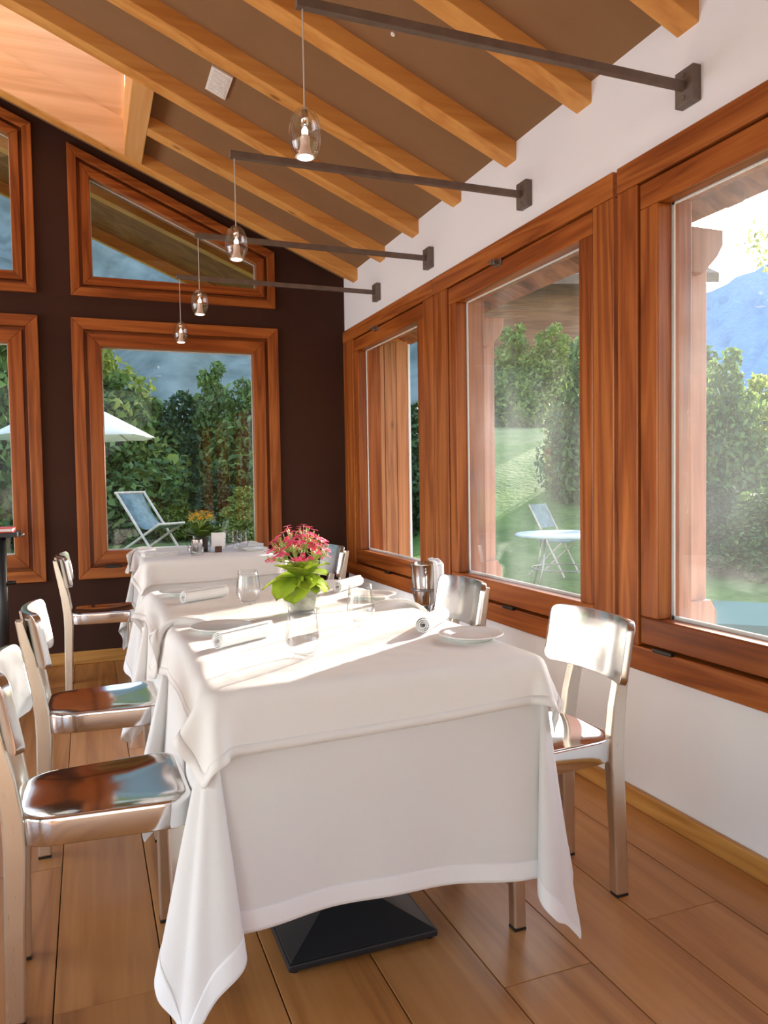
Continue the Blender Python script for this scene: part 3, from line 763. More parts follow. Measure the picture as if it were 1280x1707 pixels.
# ------------------------------------------------------------------ on the ceiling
v = thing('ceiling_vent', 'small white louvred vent on the brown ceiling between two rafters', 'vent', (.67, 3.872, zc(.67)))
v.rotation_euler = (0, math.atan(SL), 0)
MB().box(-.054, .054, -.112, .112, -.014, 0).obj('frame', M['white_plastic'], v, bev=.003)
for k in range(12):
    y = -.092+k*.0167
    MB().box(-.042, .042, y-.005, y+.005, -.019, -.013).obj('slat', M['white_plastic'], v, bev=.001)
s = thing('ceiling_spotlight', 'tiny round white spotlight set in the brown ceiling', 'spotlight', (1.181, 2.86, zc(1.181)))
s.rotation_euler = (0, math.atan(SL), 0)
MB().lathe([(.009, -.006), (.011, 0)], 16).obj('rim', M['white_plastic'], s, smooth=True)
MB().lathe([(.006, -.008), (.006, -.005)], 12).obj('lens', M['china'], s)

# ------------------------------------------------------------------ table ware
def make_glass(label, seg=36):
    g = [(.0, .0), (.021, 0), (.026, .003), (.036, .020), (.0425, .040), (.0425, .052), (.040, .075), (.0365, .100), (.0345, .121)]
    gi = [(.0335, .121), (.0355, .100), (.039, .075), (.0413, .052), (.0412, .041), (.035, .024), (.025, .0105), (.0, .008)]
    return tag(MB().lathe(g+gi, seg, cap=False).obj('water_glass', M['glass'], None, smooth=True), label, 'glass', 'stemless water glasses on the tables')
gl = make_glass('x')
def put(o, first, loc, label, rz=0, group=None):
    c = o if first else copy_tree(o); c.location = loc; c.rotation_euler.z = rz; c['label'] = label
    return c
for i, (x, y, s, lb) in enumerate([
    (.484, 1.812, 1.0, 'stemless water glass nearest the viewer, in front of the pink flowers'),
    (.757, 2.157, 1.0, 'stemless water glass to the right of the pink flowers'),
    (.523, 2.69, 1.0, 'stemless water glass to the left of the pink flowers'),
    (.80, 2.86, .95, 'stemless water glass half hidden behind the pink flowers'),
    (.59, 4.72, .80, 'small water glass at the left of the yellow flowers on the far table'),
    (.93, 4.95, 1.0, 'stemless water glass to the right of the blank card on the far table'),
    (.86, 5.03, 1.0, 'stemless water glass just behind the blank card on the far table')]):
    c = put(gl, i == 0, (x, y, TZ), lb); c.scale = (s, s, s if s != .80 else .55)

def make_plate(label):
    p = [(.0, .004), (.045, .004), (.050, .0), (.056, .0), (.060, .006), (.074, .011), (.088, .016), (.0885, .018), (.086, .0185), (.072, .0145), (.058, .0095), (.052, .0085), (.0, .0085)]
    return tag(MB().lathe(p, 48, cap=False).obj('side_plate', M['china'], None, smooth=True), label, 'plate', 'white side plates on the tables')
pl = make_plate('x')
for i, (x, y, lb) in enumerate([
    (.355, 2.235, 'white side plate at the left of the nearest table, half in the sun'),
    (.955, 1.825, 'white side plate at the right front of the nearest table'),
    (.335, 3.03, 'white side plate at the left back of the second table'),
    (.965, 2.62, 'white side plate at the right of the second table, before the wine cooler'),
    (.98, 4.80, 'white side plate at the right of the far table')]):
    put(pl, i == 0, (x, y, TZ), lb)

def make_napkin(r=.0245, L=.20):
    mb = MB(); n = 40; turns = 3.2; w = []
    # spiral section swept along x: a cloth rolled up, slightly flattened
    for k in range(n+1):
        t = k/n; a = 2*PI*turns*t+.8; rr = r*(.25+.75*t); w.append((rr*math.cos(a), rr*math.sin(a)*.92+r*.92))
    xs = [-L/2, -L/2+.006, -L/4, 0, L/4, L/2-.006, L/2]; v = []; f = []
    for x in xs:
        for k, (y, z) in enumerate(w): v.append((x+.004*math.sin(k*.55)*(1 if abs(x) > L/4 else 0), y, max(z, .0005)))
    m = n+1
    for i in range(len(xs)-1):
        for k in range(n): f.append((i*m+k, i*m+k+1, (i+1)*m+k+1, (i+1)*m+k))
    mb.add(v, f)
    o = mb.obj('napkin', M['napkin'], None, smooth=True)
    s = o.modifiers.new('thick', 'SOLIDIFY'); s.thickness = .0035; s.offset = 0
    s = o.modifiers.new('smooth', 'SUBSURF'); s.levels = s.render_levels = 1
    return tag(o, 'x', 'napkin', 'rolled white napkins beside the plates')
nk = make_napkin()
for i, (p, q, lb) in enumerate([
    ((.300, 1.985), (.47, 2.10), 'rolled white napkin at the left of the nearest glass, lying in the sun'),
    ((.855, 1.935), (1.015, 2.11), 'rolled white napkin at the right of the nearest table, behind the side plate'),
    ((.305, 2.80), (.485, 2.91), 'rolled white napkin at the left of the second table'),
    ((.885, 2.80), (1.035, 2.95), 'rolled white napkin at the right of the pink flowers on the second table')]):
    c = put(nk, i == 0, ((p[0]+q[0])/2, (p[1]+q[1])/2, TZ), lb, math.atan2(q[1]-p[1], q[0]-p[0]))
def folded(label, x, y, rz):
    mb = MB()
    o = tag(empty('folded_napkin', (x, y, TZ), rz), label, 'napkin', 'folded white napkins on the far table')
    for k in range(3): 
        b = MB().box(-.10, .10+.002*k, -.04+.003*k, .04, .0075*k, .0075*k+.007).obj('fold', M['napkin'], o, bev=.003)
    return o
folded('folded white napkin at the left front of the far table', .395, 4.74, R(14))
folded('folded white napkin at the right back of the far table', .985, 5.06, R(10))
folded('folded white napkin at the left back of the far table', .50, 5.12, R(5))

# ------------------------------------------------------------------ flowers
def leaf_mesh_data(L=.085, W=.075, droop=.35, lobes=7, seed=0):
    rng = random.Random(seed); nu, nv = 9, 8; v = []; f = []
    for i in range(nu+1):
        t = i/nu
        w = W/2*max(0, 1-abs(2*(.06+.94*t)-1)**2.6)**.55*(1-.10*t)
        w *= 1+.085*math.sin(t*5*2*PI)
        for j in range(nv+1):
            s = 2*j/nv-1
            x = L*t*(1-.12*s*s*(1-t)); y = w*s
            z = -droop*L*t*t+.10*L*abs(s)**1.6*(1-.3*t)+.012*L*math.sin(9*s+5*t+seed)
            v.append((x, y, z))
    for i in range(nu):
        for j in range(nv): f.append((i*(nv+1)+j, (i+1)*(nv+1)+j, (i+1)*(nv+1)+j+1, i*(nv+1)+j+1))
    return v, f
def simple_leaf(name, c, transl=.45, rough=.4):
    m = bpy.data.materials.new(name); m.use_nodes = True; nt = m.node_tree; b = nt.nodes['Principled BSDF']; L = nt.links.new
    tc = nt.nodes.new('ShaderNodeTexCoord'); n = nt.nodes.new('ShaderNodeTexNoise'); n.inputs['Scale'].default_value = 35; L(tc.outputs['Object'], n.inputs['Vector'])
    oi = nt.nodes.new('ShaderNodeObjectInfo'); ad = nt.nodes.new('ShaderNodeMath'); ad.operation = 'MULTIPLY_ADD'; ad.inputs[1].default_value = .6; L(oi.outputs['Random'], ad.inputs[0]); L(n.outputs['Fac'], ad.inputs[2])
    rp = nt.nodes.new('ShaderNodeValToRGB'); rp.color_ramp.elements[0].position = .35; rp.color_ramp.elements[1].position = 1.0
    rp.color_ramp.elements[0].color = (*[k*.62 for k in c], 1); rp.color_ramp.elements[1].color = (*[min(1, k*1.3) for k in c], 1); L(ad.outputs[0], rp.inputs[0])
    L(rp.outputs[0], b.inputs['Base Color']); b.inputs['Roughness'].default_value = rough
    tl = nt.nodes.new('ShaderNodeBsdfTranslucent'); L(rp.outputs[0], tl.inputs[0]); mx = nt.nodes.new('ShaderNodeMixShader'); mx.inputs[0].default_value = transl
    L(b.outputs[0], mx.inputs[1]); L(tl.outputs[0], mx.inputs[2]); L(mx.outputs[0], nt.nodes['Material Output'].inputs[0]); return m
M['kal_leaf'] = simple_leaf('kalanchoe_leaf', (.27, .37, .03), .38)
M['dark_leaf'] = simple_leaf('dark_leaf', (.085, .14, .02), .3)
M['stem_green'] = plain('stem_green', (.36, .46, .12), .5)
M['pink_petal'] = leaf_mat('pink_petal', (.72, .025, .10), (.90, .20, .36), .3)
M['yellow_petal'] = leaf_mat('yellow_petal', (.80, .34, .01), (.95, .58, .03), .3)
def flower_bits(mb, c, n, r, rng):
    """one small open flower of four or five petals"""
    n = Vector(n).normalized(); a = n.orthogonal().normalized(); b = n.cross(a); c = Vector(c); ph = rng.random()*6
    k = rng.choice((4, 4, 5))
    for i in range(k):
        t = ph+2*PI*i/k; d = a*math.cos(t)+b*math.sin(t); e = -a*math.sin(t)+b*math.cos(t)
        mb.add([c, c+d*r*.55+e*r*.42+n*r*.15, c+d*r*1.05+n*r*.05, c+d*r*.55-e*r*.42+n*r*.15], [(0, 1, 2, 3)])
def plant(name, label, loc, lm, pm, R0, zb, zdome, leaves, nflow, seed, pot):
    rng = random.Random(seed)
    t = thing(name, label, 'flowers', loc)
    pot(t)
    for (az, ele, L, W, dr, z) in leaves:
        v, f = leaf_mesh_data(L, W, dr, 4, rng.randrange(99))
        o = mesh_obj('leaf', v, f, lm, t, True); o.location = (.012*math.cos(az), .012*math.sin(az), z)
        o.rotation_euler = (rng.uniform(-.25, .25), -ele, az)
    fl = MB(); st = MB(); bud = MB()
    for k in range(nflow):
        cl = k % 18
        aa = cl*2.4; q0 = math.sqrt((cl+.4)/18); el = PI/2*(1-q0*.97)
        jx, jy, jz = R0*math.cos(el)*math.cos(aa), R0*math.cos(el)*math.sin(aa), math.sin(el)
        cx, cy = jx*.62, jy*.62; j = Vector((cx, cy, zb+(zdome-zb)*jz*.45-.01))
        px, py = jx*.90+rng.gauss(0, R0*.14), jy*.90+rng.gauss(0, R0*.14)
        pz = zb+(zdome-zb)*jz+rng.gauss(0, R0*.09)
        nrm = Vector((px*6, py*6, .6+rng.random()*.5))
        flower_bits(fl, (px, py, pz), nrm, R0*rng.uniform(.10, .145), rng)
        top = Vector((px, py, pz))
        st.tube([j, (j+top)/2+Vector((0, 0, .004)), top], .0011, 4)
        if k < 18: st.tube([(cx*.1, cy*.1, zb-.07), (cx*.45, cy*.45, zb-.01), tuple(j)], [.003, .0025, .002], 5)
        if k % 2 == 0:
            bx = Vector((px+rng.gauss(0, R0*.12), py+rng.gauss(0, R0*.12), pz-R0*.18)); bud.lathe([(.0, -.004), (.0024, -.001), (.002, .003), (.0, .005)], 5, bx, cap=False); st.tube([tuple(j), tuple(bx)], .0009, 4)
    tag(fl.obj('flower_heads', pm, t), kind='stuff'); tag(st.obj('stems', M['stem_green'], t, True), kind='stuff'); tag(bud.obj('buds', M['stem_green'], t, True), kind='stuff')
    return t
def cube_vase(t):
    o = MB().box(-.049, .049, -.049, .049, 0, .088)
    # open glass cube: outer and inner walls
    g = MB(); a, b = .049, .0455
    g.add([(-a,-a,0),(a,-a,0),(a,a,0),(-a,a,0),(-a,-a,.09),(a,-a,.09),(a,a,.09),(-a,a,.09),(-b,-b,.09),(b,-b,.09),(b,b,.09),(-b,b,.09),(-b,-b,.009),(b,-b,.009),(b,b,.009),(-b,b,.009)],
          [(3,2,1,0),(0,1,5,4),(1,2,6,5),(2,3,7,6),(3,0,4,7),(4,5,9,8),(5,6,10,9),(6,7,11,10),(7,4,8,11),(8,9,13,12),(9,10,14,13),(10,11,15,14),(11,8,12,15),(12,13,14,15)])
    g.obj('glass_vase', M['glass'], t, bev=.003)
    MB().hexa([(-.036,-.036,.012),(.036,-.036,.012),(.036,.036,.012),(-.036,.036,.012)], [(-.044,-.044,.080),(.044,-.044,.080),(.044,.044,.080),(-.044,.044,.080)]).obj('root_ball', M['gravel'], t, bev=.004)
    MB().lathe([(.040, .079), (.036, .086), (.02, .091), (.004, .093)], 20).obj('soil', M['soil'], t, True)
lv = []
rr = random.Random(12)
for az, ele, L, W, dr, z in [(200, -.30, .10, .125, .45, .122), (236, -.50, .095, .115, .35, .114), (268, .0, .075, .09, .45, .118), (300, -.25, .07, .08, .35, .108), (335, -.1, .085, .10, .4, .114), (5, -.35, .09, .105, .35, .115), (25, .25, .09, .095, .45, .128),
                             (70, .3, .09, .09, .7, .11), (120, .3, .09, .09, .7, .11), (160, .3, .10, .10, .8, .12), (285, .95, .085, .085, .25, .12), (330, 1.05, .085, .08, .2, .125), (235, .8, .085, .085, .35, .12), (195, .75, .09, .085, .35, .125), (90, .8, .08, .08, .3, .12), (350, .75, .085, .08, .4, .125)]:
    lv.append((R(az), ele, L, W, dr, z))
plant('potted_kalanchoe', 'pink kalanchoe with broad green leaves in a square glass vase on the nearest tables', (.645, 2.425, TZ), M['kal_leaf'], M['pink_petal'], .102, .178, .272, lv, 170, 5, cube_vase)
def round_vase(t):
    MB().lathe([(.0, .004), (.036, .004), (.043, .085), (.045, .088), (.041, .088), (.035, .03)], 24, cap=False).obj('dark_pot', M['dark_pot'], t, True)
    MB().lathe([(.0, 0), (.052, 0), (.054, .003), (.056, .10), (.0545, .10), (.0525, .0045), (.0, .004)], 28, cap=False).obj('glass_vase', M['glass'], t, True)
    MB().lathe([(.041, .078), (.02, .086), (.003, .088)], 16).obj('soil', M['soil'], t, True)
lv = [(R(a), e+.25, .115, .085, .3, .09) for a, e in [(10, .55), (60, .5), (110, .6), (160, .45), (200, .5), (235, .7), (270, .45), (300, .7), (335, .5), (250, .2), (190, .15), (350, .1), (290, .9), (120, .9)]]
plant('potted_yellow_flowers', 'yellow flowers with dark green leaves in a dark pot on the far table', (.665, 4.88, TZ), M['dark_leaf'], M['yellow_petal'], .085, .20, .255, lv, 120, 8, round_vase)

# ------------------------------------------------------------------ small things on the far table
c = thing('table_card', 'small blank white card on a dark brown wooden block on the far table', 'card', (.752, 4.79, TZ), R(4))
MB().box(-.020, .020, -.012, .012, 0, .038).obj('block', M['brown_block'], c, bev=.002)
MB().box(-.042, .042, -.002, .002, .036, .122).obj('card', M['paper'], c)
MB().lathe([(.0, 0), (.026, 0), (.028, .004), (.034, .085), (.034, .087), (.032, .087), (.026, .006), (.0, .005)], 28, cap=False).obj('metal_beaker', M['steel'], None, True, loc=(.62, 4.76, TZ))
tag(bpy.data.objects['metal_beaker'], 'polished metal beaker in front of the yellow flowers', 'beaker')
MB().lathe([(.0, 0), (.033, 0), (.036, .004), (.042, .05), (.041, .05), (.035, .006), (.0, .005)], 28, cap=False).obj('glass_bowl', M['glass'], None, True, loc=(.60, 4.62, TZ))
tag(bpy.data.objects['glass_bowl'], 'low clear glass bowl at the front edge of the far table', 'bowl')

# ------------------------------------------------------------------ wine cooler on its stand
w = thing('wine_cooler', 'polished steel wine cooler on a stand by the right wall', 'wine cooler', (1.535, 3.40, 0))
MB().lathe([(.0, .580), (.050, .580), (.056, .588), (.066, .650), (.072, .700), (.076, .772), (.080, .778), (.080, .783), (.075, .783), (.070, .70), (.05, .592), (.0, .590)], 40, cap=False).obj('bucket', M['steel'], w, True)
ring = [(.0715*math.cos(2*PI*k/32), .0715*math.sin(2*PI*k/32), .655) for k in range(32)]
MB().tube(ring, .005, 8, True).obj('stand_ring', M['iron'], w, True)
for sx in (-1, 1):
    a = R(-115) if sx < 0 else R(65)
    MB().tube([(.074*math.cos(a)+.012*math.cos(a)*math.cos(q), .074*math.sin(a)+.012*math.sin(a)*math.cos(q), .745+.014*math.sin(q)) for q in [2*PI*k/14 for k in range(14)]], .0035, 6, True).obj('ring_handle', M['steel'], w, True)
sp = MB().tube([(0, 0, .02), (0, 0, .575)], .011, 12)
for k in range(3):
    a = 2*PI*k/3+.4; sp.tube([(.011*math.cos(a), .011*math.sin(a), .50), (.05*math.cos(a), .05*math.sin(a), .56), (.070*math.cos(a), .070*math.sin(a), .653)], .004, 6)
sp.obj('pole', M['iron'], w, True)
MB().lathe([(.13, 0), (.13, .008), (.06, .018), (.014, .03)], 28).obj('foot_plate', M['iron'], w, True)
# towel over the rim
mb = MB(); v = []; f = []; nu, nv = 16, 9
for i in range(nu+1):
    a = R(-88)+R(135)*i/nu
    for j in range(nv+1):
        t = j/nv; rr_ = .079+.004*math.sin(i*1.7)+.010*t
        z = .791-.24*max(0, (t-.3)/.7)*(1+.12*math.sin(i*.9)); r2 = rr_*(.35+.65*min(1, t/.3)) if t < .3 else rr_
        v.append((r2*math.cos(a), r2*math.sin(a), z+.006*math.sin(i*1.3+3*t)+(.006 if t < .3 else 0)))
for i in range(nu):
    for j in range(nv): f.append((i*(nv+1)+j, (i+1)*(nv+1)+j, (i+1)*(nv+1)+j+1, i*(nv+1)+j+1))
tw = mesh_obj('cooler_towel', v, f, M['napkin'], None, True, loc=(1.537, 3.402, 0)); q = tw.modifiers.new('t', 'SOLIDIFY'); q.thickness = .004; q.offset = 1
tag(tw, 'white cloth draped over the rim of the wine cooler', 'cloth')

# ------------------------------------------------------------------ dark stand at the left edge
s = thing('reading_stand', 'black metal stand with a tray, cut by the left picture edge before the brown wall', 'stand', (-.478, 4.98, 0))
MB().tube([(0, 0, .03), (0, 0, .90)], .030, 14).obj('pole', M['black'], s, True)
for k in range(3):
    a = 2*PI*k/3+.5; MB().tube([(.02*math.cos(a), .02*math.sin(a), .16), (.14*math.cos(a), .14*math.sin(a), .05), (.20*math.cos(a), .20*math.sin(a), .008)], .009, 8).obj('leg', M['black'], s, True)
MB().tube([(0, 0, .62), (.075, 0, .62)], .012, 10).obj('knob', M['black_plastic'], s, True)
MB().box(-.22, .10, -.14, .14, .895, .922).obj('tray', M['black'], s, bev=.003)
MB().lathe([(.016, -.01), (.016, .01)], 12, (.112, 0, .90)).obj('knob', M['iron'], s, True)
b = thing('menu_book', 'white and red edged book lying on the black stand', 'book', (-.52, 4.97, .922))
MB().box(-.15, .12, -.11, .11, 0, .006).obj('cover', M['red_line'], b, bev=.001)
MB().box(-.145, .115, -.105, .105, .006, .022).obj('pages', M['paper'], b, bev=.001)
MB().box(-.15, .12, -.11, .11, .022, .026).obj('cover', M['red_line'], b, bev=.001)
# ------------------------------------------------------------------ outside
def lawn_mat():
    m, nt, b = nmat('lawn_grass'); L = nt.links.new
    tc = nt.nodes.new('ShaderNodeTexCoord'); n1 = nt.nodes.new('ShaderNodeTexNoise'); n1.inputs['Scale'].default_value = .9; n1.inputs['Detail'].default_value = 8; n1.inputs['Roughness'].default_value = .7; L(tc.outputs['Object'], n1.inputs[0])
    sx = nt.nodes.new('ShaderNodeSeparateXYZ'); L(tc.outputs['Object'], sx.inputs[0])
    mr = nt.nodes.new('ShaderNodeMapRange'); mr.inputs['From Min'].default_value = .3; mr.inputs['From Max'].default_value = 2.4; mr.inputs['To Min'].default_value = -.12; mr.inputs['To Max'].default_value = .30; L(sx.outputs['Z'], mr.inputs['Value'])
    ad = nt.nodes.new('ShaderNodeMath'); ad.operation = 'ADD'; L(n1.outputs['Fac'], ad.inputs[0]); L(mr.outputs[0], ad.inputs[1])
    rp = nt.nodes.new('ShaderNodeValToRGB'); cr = rp.color_ramp; cr.elements[0].position = .22; cr.elements[0].color = (.07, .13, .03, 1); cr.elements[1].position = .9; cr.elements[1].color = (.40, .37, .16, 1); e = cr.elements.new(.5); e.color = (.17, .25, .06, 1)
    L(ad.outputs[0], rp.inputs[0]); L(rp.outputs[0], b.inputs['Base Color']); b.inputs['Roughness'].default_value = .95; b.inputs['Specular IOR Level'].default_value = .1
    n2 = nt.nodes.new('ShaderNodeTexNoise'); n2.inputs['Scale'].default_value = 9; n2.inputs['Detail'].default_value = 6; L(tc.outputs['Object'], n2.inputs[0])
    bp = nt.nodes.new('ShaderNodeBump'); bp.inputs['Strength'].default_value = .9; bp.inputs['Distance'].default_value = .12; L(n2.outputs['Fac'], bp.inputs['Height']); L(bp.outputs[0], b.inputs['Normal']); return m
M['lawn'] = lawn_mat()
M['meadow'] = M['lawn']
M['bark'] = plain('bark', (.13, .10, .07), .9, bump=.4, bscale=25)
M['birch'] = plain('pale_bark', (.55, .52, .45), .8, var=.25, vscale=8)
M['leaf_bright'] = leaf_mat('leaf_bright', (.14, .20, .03), (.42, .46, .10), .5)
M['leaf_mid'] = leaf_mat('leaf_mid', (.045, .10, .022), (.19, .27, .06), .4)
M['leaf_dark'] = leaf_mat('leaf_dark', (.02, .055, .018), (.08, .14, .045), .35)
M['needle'] = leaf_mat('needle', (.05, .085, .04), (.20, .25, .10), .2)
M['canvas'] = cloth_mat('parasol_canvas', (.88, .85, .80), .35)
M['teak'] = wood('grey_teak', (.40, .28, .22), (.52, .39, .32), (.62, .50, .43), 2, rough=.7, scale=12)
M['sling'] = plain('dark_teal_canvas', (.15, .20, .20), .85, var=.3, vscale=9)
M['roof_tile'] = plain('brown_roof', (.16, .085, .06), .8, bump=.6, bscale=6, var=.25, vscale=3)
M['table_blue'] = plain('pale_blue_tabletop', (.55, .64, .74), .25)
M['teal_top'] = plain('slate_teal_top', (.05, .115, .125), 1.0, spec=.0)
M['pave'] = plain('terrace_stone', (.36, .35, .32), .8, bump=.2, bscale=20, var=.2, vscale=2)
GZ = -.14
def smooth(t): t = max(0, min(1, t)); return t*t*(3-2*t)
def ground(x, y):
    r = math.hypot(x, y); az = math.degrees(math.atan2(x, y))
    w = smooth((az-21)/6)*(1-smooth((az-41)/6))
    return GZ+3.0*w*smooth((r-9)/17)+.02*math.sin(x*1.3)*math.sin(y*.9)
rs = [1.5*1.11**k for k in range(46)]; azs = [-100+2.5*k for k in range(97)]
v = []; f = []
for r in rs:
    for a in azs: x, y = r*math.sin(R(a)), r*math.cos(R(a)); v.append((x, y, ground(x, y) if r > 6 else GZ))
na = len(azs)
for i in range(len(rs)-1):
    for j in range(na-1): f.append((i*na+j, i*na+j+1, (i+1)*na+j+1, (i+1)*na+j))
tag(mesh_obj('lawn', v, [q[::-1] for q in f], M['lawn'], None, True), 'green lawn around the building, rising to a grassy slope on the right', 'lawn', kind='structure')
pv = thing('terrace', 'pale stone terrace along the outside of the right wall', 'terrace', (2.02, 0, GZ), kind='structure')
for i in range(2):
    for j in range(14):
        y = -2.0+j*.6; MB().box(.02+i*.6, .61+i*.6, y+.005, y+.595, .0, .05).obj('paving_slab', M['pave'], pv, bev=.004)

# mountains, far off
def mountain(name, label, dist0, dist1, prof, az0, az1, mat, seed):
    rng = np.random.default_rng(seed); n, m = 140, 26; v = []; f = []
    ph = rng.uniform(0, 6, 12)
    for i in range(n+1):
        a = az0+(az1-az0)*i/n
        top = math.tan(R(np.interp(a, [p[0] for p in prof], [p[1] for p in prof])))*dist1
        top *= 1+.02*math.sin(a*.5+ph[0])+.012*math.sin(a*1.1+ph[1])+.006*math.sin(a*2.7+ph[2])+.003*math.sin(a*7+ph[3])
        for j in range(m+1):
            t = j/m; d = dist0+(dist1-dist0)*t+(dist1-dist0)*.03*(math.sin(a*.3+t*7+ph[4])+.5*math.sin(a*.7-t*11+ph[5]))*(t*(1-t)*4)
            v.append((d*math.sin(R(a)), d*math.cos(R(a)), -2+top*t**1.15+rng.normal(0, .004*dist1)*(.2 < t < .999)))
    for i in range(n):
        for j in range(m): a, b = i*(m+1)+j, (i+1)*(m+1)+j; f.append((a, a+1, b+1, b))
    return tag(mesh_obj(name, v, f, mat, None, True), label, 'mountain', kind='structure')
def forest_mat(name, c1, c2):  # base colours with the distance haze mixed in
    m, nt, b = nmat(name); L = nt.links.new
    tc = nt.nodes.new('ShaderNodeTexCoord'); mp = nt.nodes.new('ShaderNodeMapping'); mp.inputs['Scale'].default_value = (.20, .20, .12); L(tc.outputs['Object'], mp.inputs[0])
    n = nt.nodes.new('ShaderNodeTexNoise'); n.inputs['Scale'].default_value = 1; n.inputs['Detail'].default_value = 6; L(mp.outputs[0], n.inputs[0])
    rp = nt.nodes.new('ShaderNodeValToRGB'); rp.color_ramp.elements[0].position = .36; rp.color_ramp.elements[1].position = .66; rp.color_ramp.elements[0].color = (*c1, 1); rp.color_ramp.elements[1].color = (*c2, 1)
    L(n.outputs[0], rp.inputs[0]); L(rp.outputs[0], b.inputs['Base Color']); b.inputs['Roughness'].default_value = 1; b.inputs['Specular IOR Level'].default_value = 0; return m
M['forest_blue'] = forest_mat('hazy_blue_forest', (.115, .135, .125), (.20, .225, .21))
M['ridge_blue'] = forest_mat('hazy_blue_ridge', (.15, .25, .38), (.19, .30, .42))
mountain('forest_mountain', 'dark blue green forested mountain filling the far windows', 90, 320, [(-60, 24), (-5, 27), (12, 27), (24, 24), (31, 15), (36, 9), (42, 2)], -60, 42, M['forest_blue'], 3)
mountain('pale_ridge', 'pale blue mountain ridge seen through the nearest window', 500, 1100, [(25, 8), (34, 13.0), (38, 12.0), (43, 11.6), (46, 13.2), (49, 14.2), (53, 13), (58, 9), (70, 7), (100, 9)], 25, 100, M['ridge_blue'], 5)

# trees
def crown_mesh(name, mat, nleaf, blobs, size, seed, up=.35):
    rng = np.random.default_rng(seed)
    b = np.array(blobs, float)              # x y z rx ry rz
    wt = b[:, 3]*b[:, 4]; wt /= wt.sum()
    k = rng.choice(len(b), nleaf, p=wt)
    d = rng.normal(size=(nleaf, 3)); d /= np.linalg.norm(d, axis=1, keepdims=True)
    rad = rng.uniform(.35, 1.0, (nleaf, 1))**.45
    rad *= 1+.16*np.sin(7*d[:, :1]*2+k[:, None])*np.cos(9*d[:, 1:2]+2*k[:, None])+.08*rng.normal(size=(nleaf, 1))
    p = b[k, :3]+d*b[k, 3:]*rad
    nrm = d*.6+rng.normal(size=(nleaf, 3))*.6+np.array([0, 0, up]); nrm /= np.linalg.norm(nrm, axis=1, keepdims=True)
    a = np.cross(nrm, rng.normal(size=(nleaf, 3))); a /= np.linalg.norm(a, axis=1, keepdims=True); c = np.cross(nrm, a)
    s = size*rng.uniform(.6, 1.3, (nleaf, 1))
    q = np.stack([p-a*s, p+c*s*.5+nrm*s*.15, p+a*s, p-c*s*.5+nrm*s*.15], 1).reshape(-1, 3)
    me = bpy.data.meshes.new(name)
    me.vertices.add(4*nleaf); me.vertices.foreach_set('co', q.ravel())
    me.loops.add(4*nleaf); me.loops.foreach_set('vertex_index', np.arange(4*nleaf, dtype=np.int32))
    me.polygons.add(nleaf); me.polygons.foreach_set('loop_start', np.arange(0, 4*nleaf, 4, dtype=np.int32)); me.polygons.foreach_set('loop_total', np.full(nleaf, 4, dtype=np.int32))
    me.update(calc_edges=True); me.materials.append(mat); return me
def blobs(n, R0, z0, z1, seed, taper=.5):
    rng = random.Random(seed); o = []
    for i in range(n):
        t = (i+.5)/n; a = i*2.4; w = R0*(1-taper*t)*rng.uniform(.5, .85)
        rr = R0*(1-taper*t)*.55
        o.append((rr*math.cos(a), rr*math.sin(a), z0+(z1-z0)*t, w*.75, w*.75, w*.6))
    return o
# crowns are modelled at 1 m radius, z from 0.1 to 2 and scaled per tree
crown = {}
for key, mat in (('bright', 'leaf_bright'), ('mid', 'leaf_mid'), ('dark', 'leaf_dark')):
    crown[key] = [crown_mesh('foliage', M[mat], 9000, blobs(18, 1.0, .25, 1.98, s, .78), .052, s) for s in (1, 2)]
trunk = MB()
trunk.tube([(0, 0, 0), (.02, .01, .5), (-.01, .03, 1.0), (.02, 0, 1.6)], [.06, .05, .035, .012], 8)
for k in range(7):
    a = k*2.4; z = .35+k*.17; trunk.tube([(0, 0, z), (.25*math.cos(a), .25*math.sin(a), z+.16), (.55*math.cos(a), .55*math.sin(a), z+.25)], [.025, .016, .006], 5)
trunk_me = {}
for nm in ('bark', 'birch'):
    me = bpy.data.meshes.new('trunk'); me.from_pydata(trunk.v, [], trunk.f); me.update(); me.materials.append(M[nm]); trunk_me[nm] = me
def tree(az, dist, rad, height, key, label, variant=0, name='garden_tree', cat='tree', bark='bark', rz=0, lift=0, group='trees and shrubs in the garden'):
    x, y = dist*math.sin(R(az)), dist*math.cos(R(az)); g = ground(x, y)-.03
    t = thing(name, label, cat, (x, y, g), rz, group)
    c = tag(from_mesh('foliage', crown[key][variant], None, t), kind='stuff'); c.scale = (rad, rad, (height-lift)/2.05); c.location.z = lift
    k = from_mesh('trunk', trunk_me[bark], None, t); k.scale = (rad*.8, rad*.8, height/2.05)
    return t
AZ = lambda u: 21.26+math.degrees(math.atan((u-640)/FPX))
tree(AZ(150), 20.0, 2.5, 5.7, 'bright', 'tall yellow green tree behind the parasol, seen at the left of the tall window', 0, rz=1)
tree(AZ(192), 19.2, 2.1, 4.0, 'mid', 'mid green bushy tree below the yellow green one, behind the parasol', 1, rz=2)
tree(AZ(250), 20.3, 1.7, 3.8, 'mid', 'mid green tree in the middle of the tall window', 0, rz=.4)
tree(AZ(303), 20.5, 1.6, 3.8, 'dark', 'dark green tree right of the middle of the tall window', 1, rz=4)
tree(AZ(354), 20.5, 1.4, 4.5, 'mid', 'slender mid green tree above the yellow flowers in the tall window', 0, rz=3)
tree(AZ(413), 19.5, 1.7, 4.0, 'mid', 'mid green tree at the right side of the tall window', 1, rz=5)
tree(AZ(470), 20, 2.0, 4.6, 'dark', 'dark tree hidden behind the strip of brown wall', 0, rz=5.5)
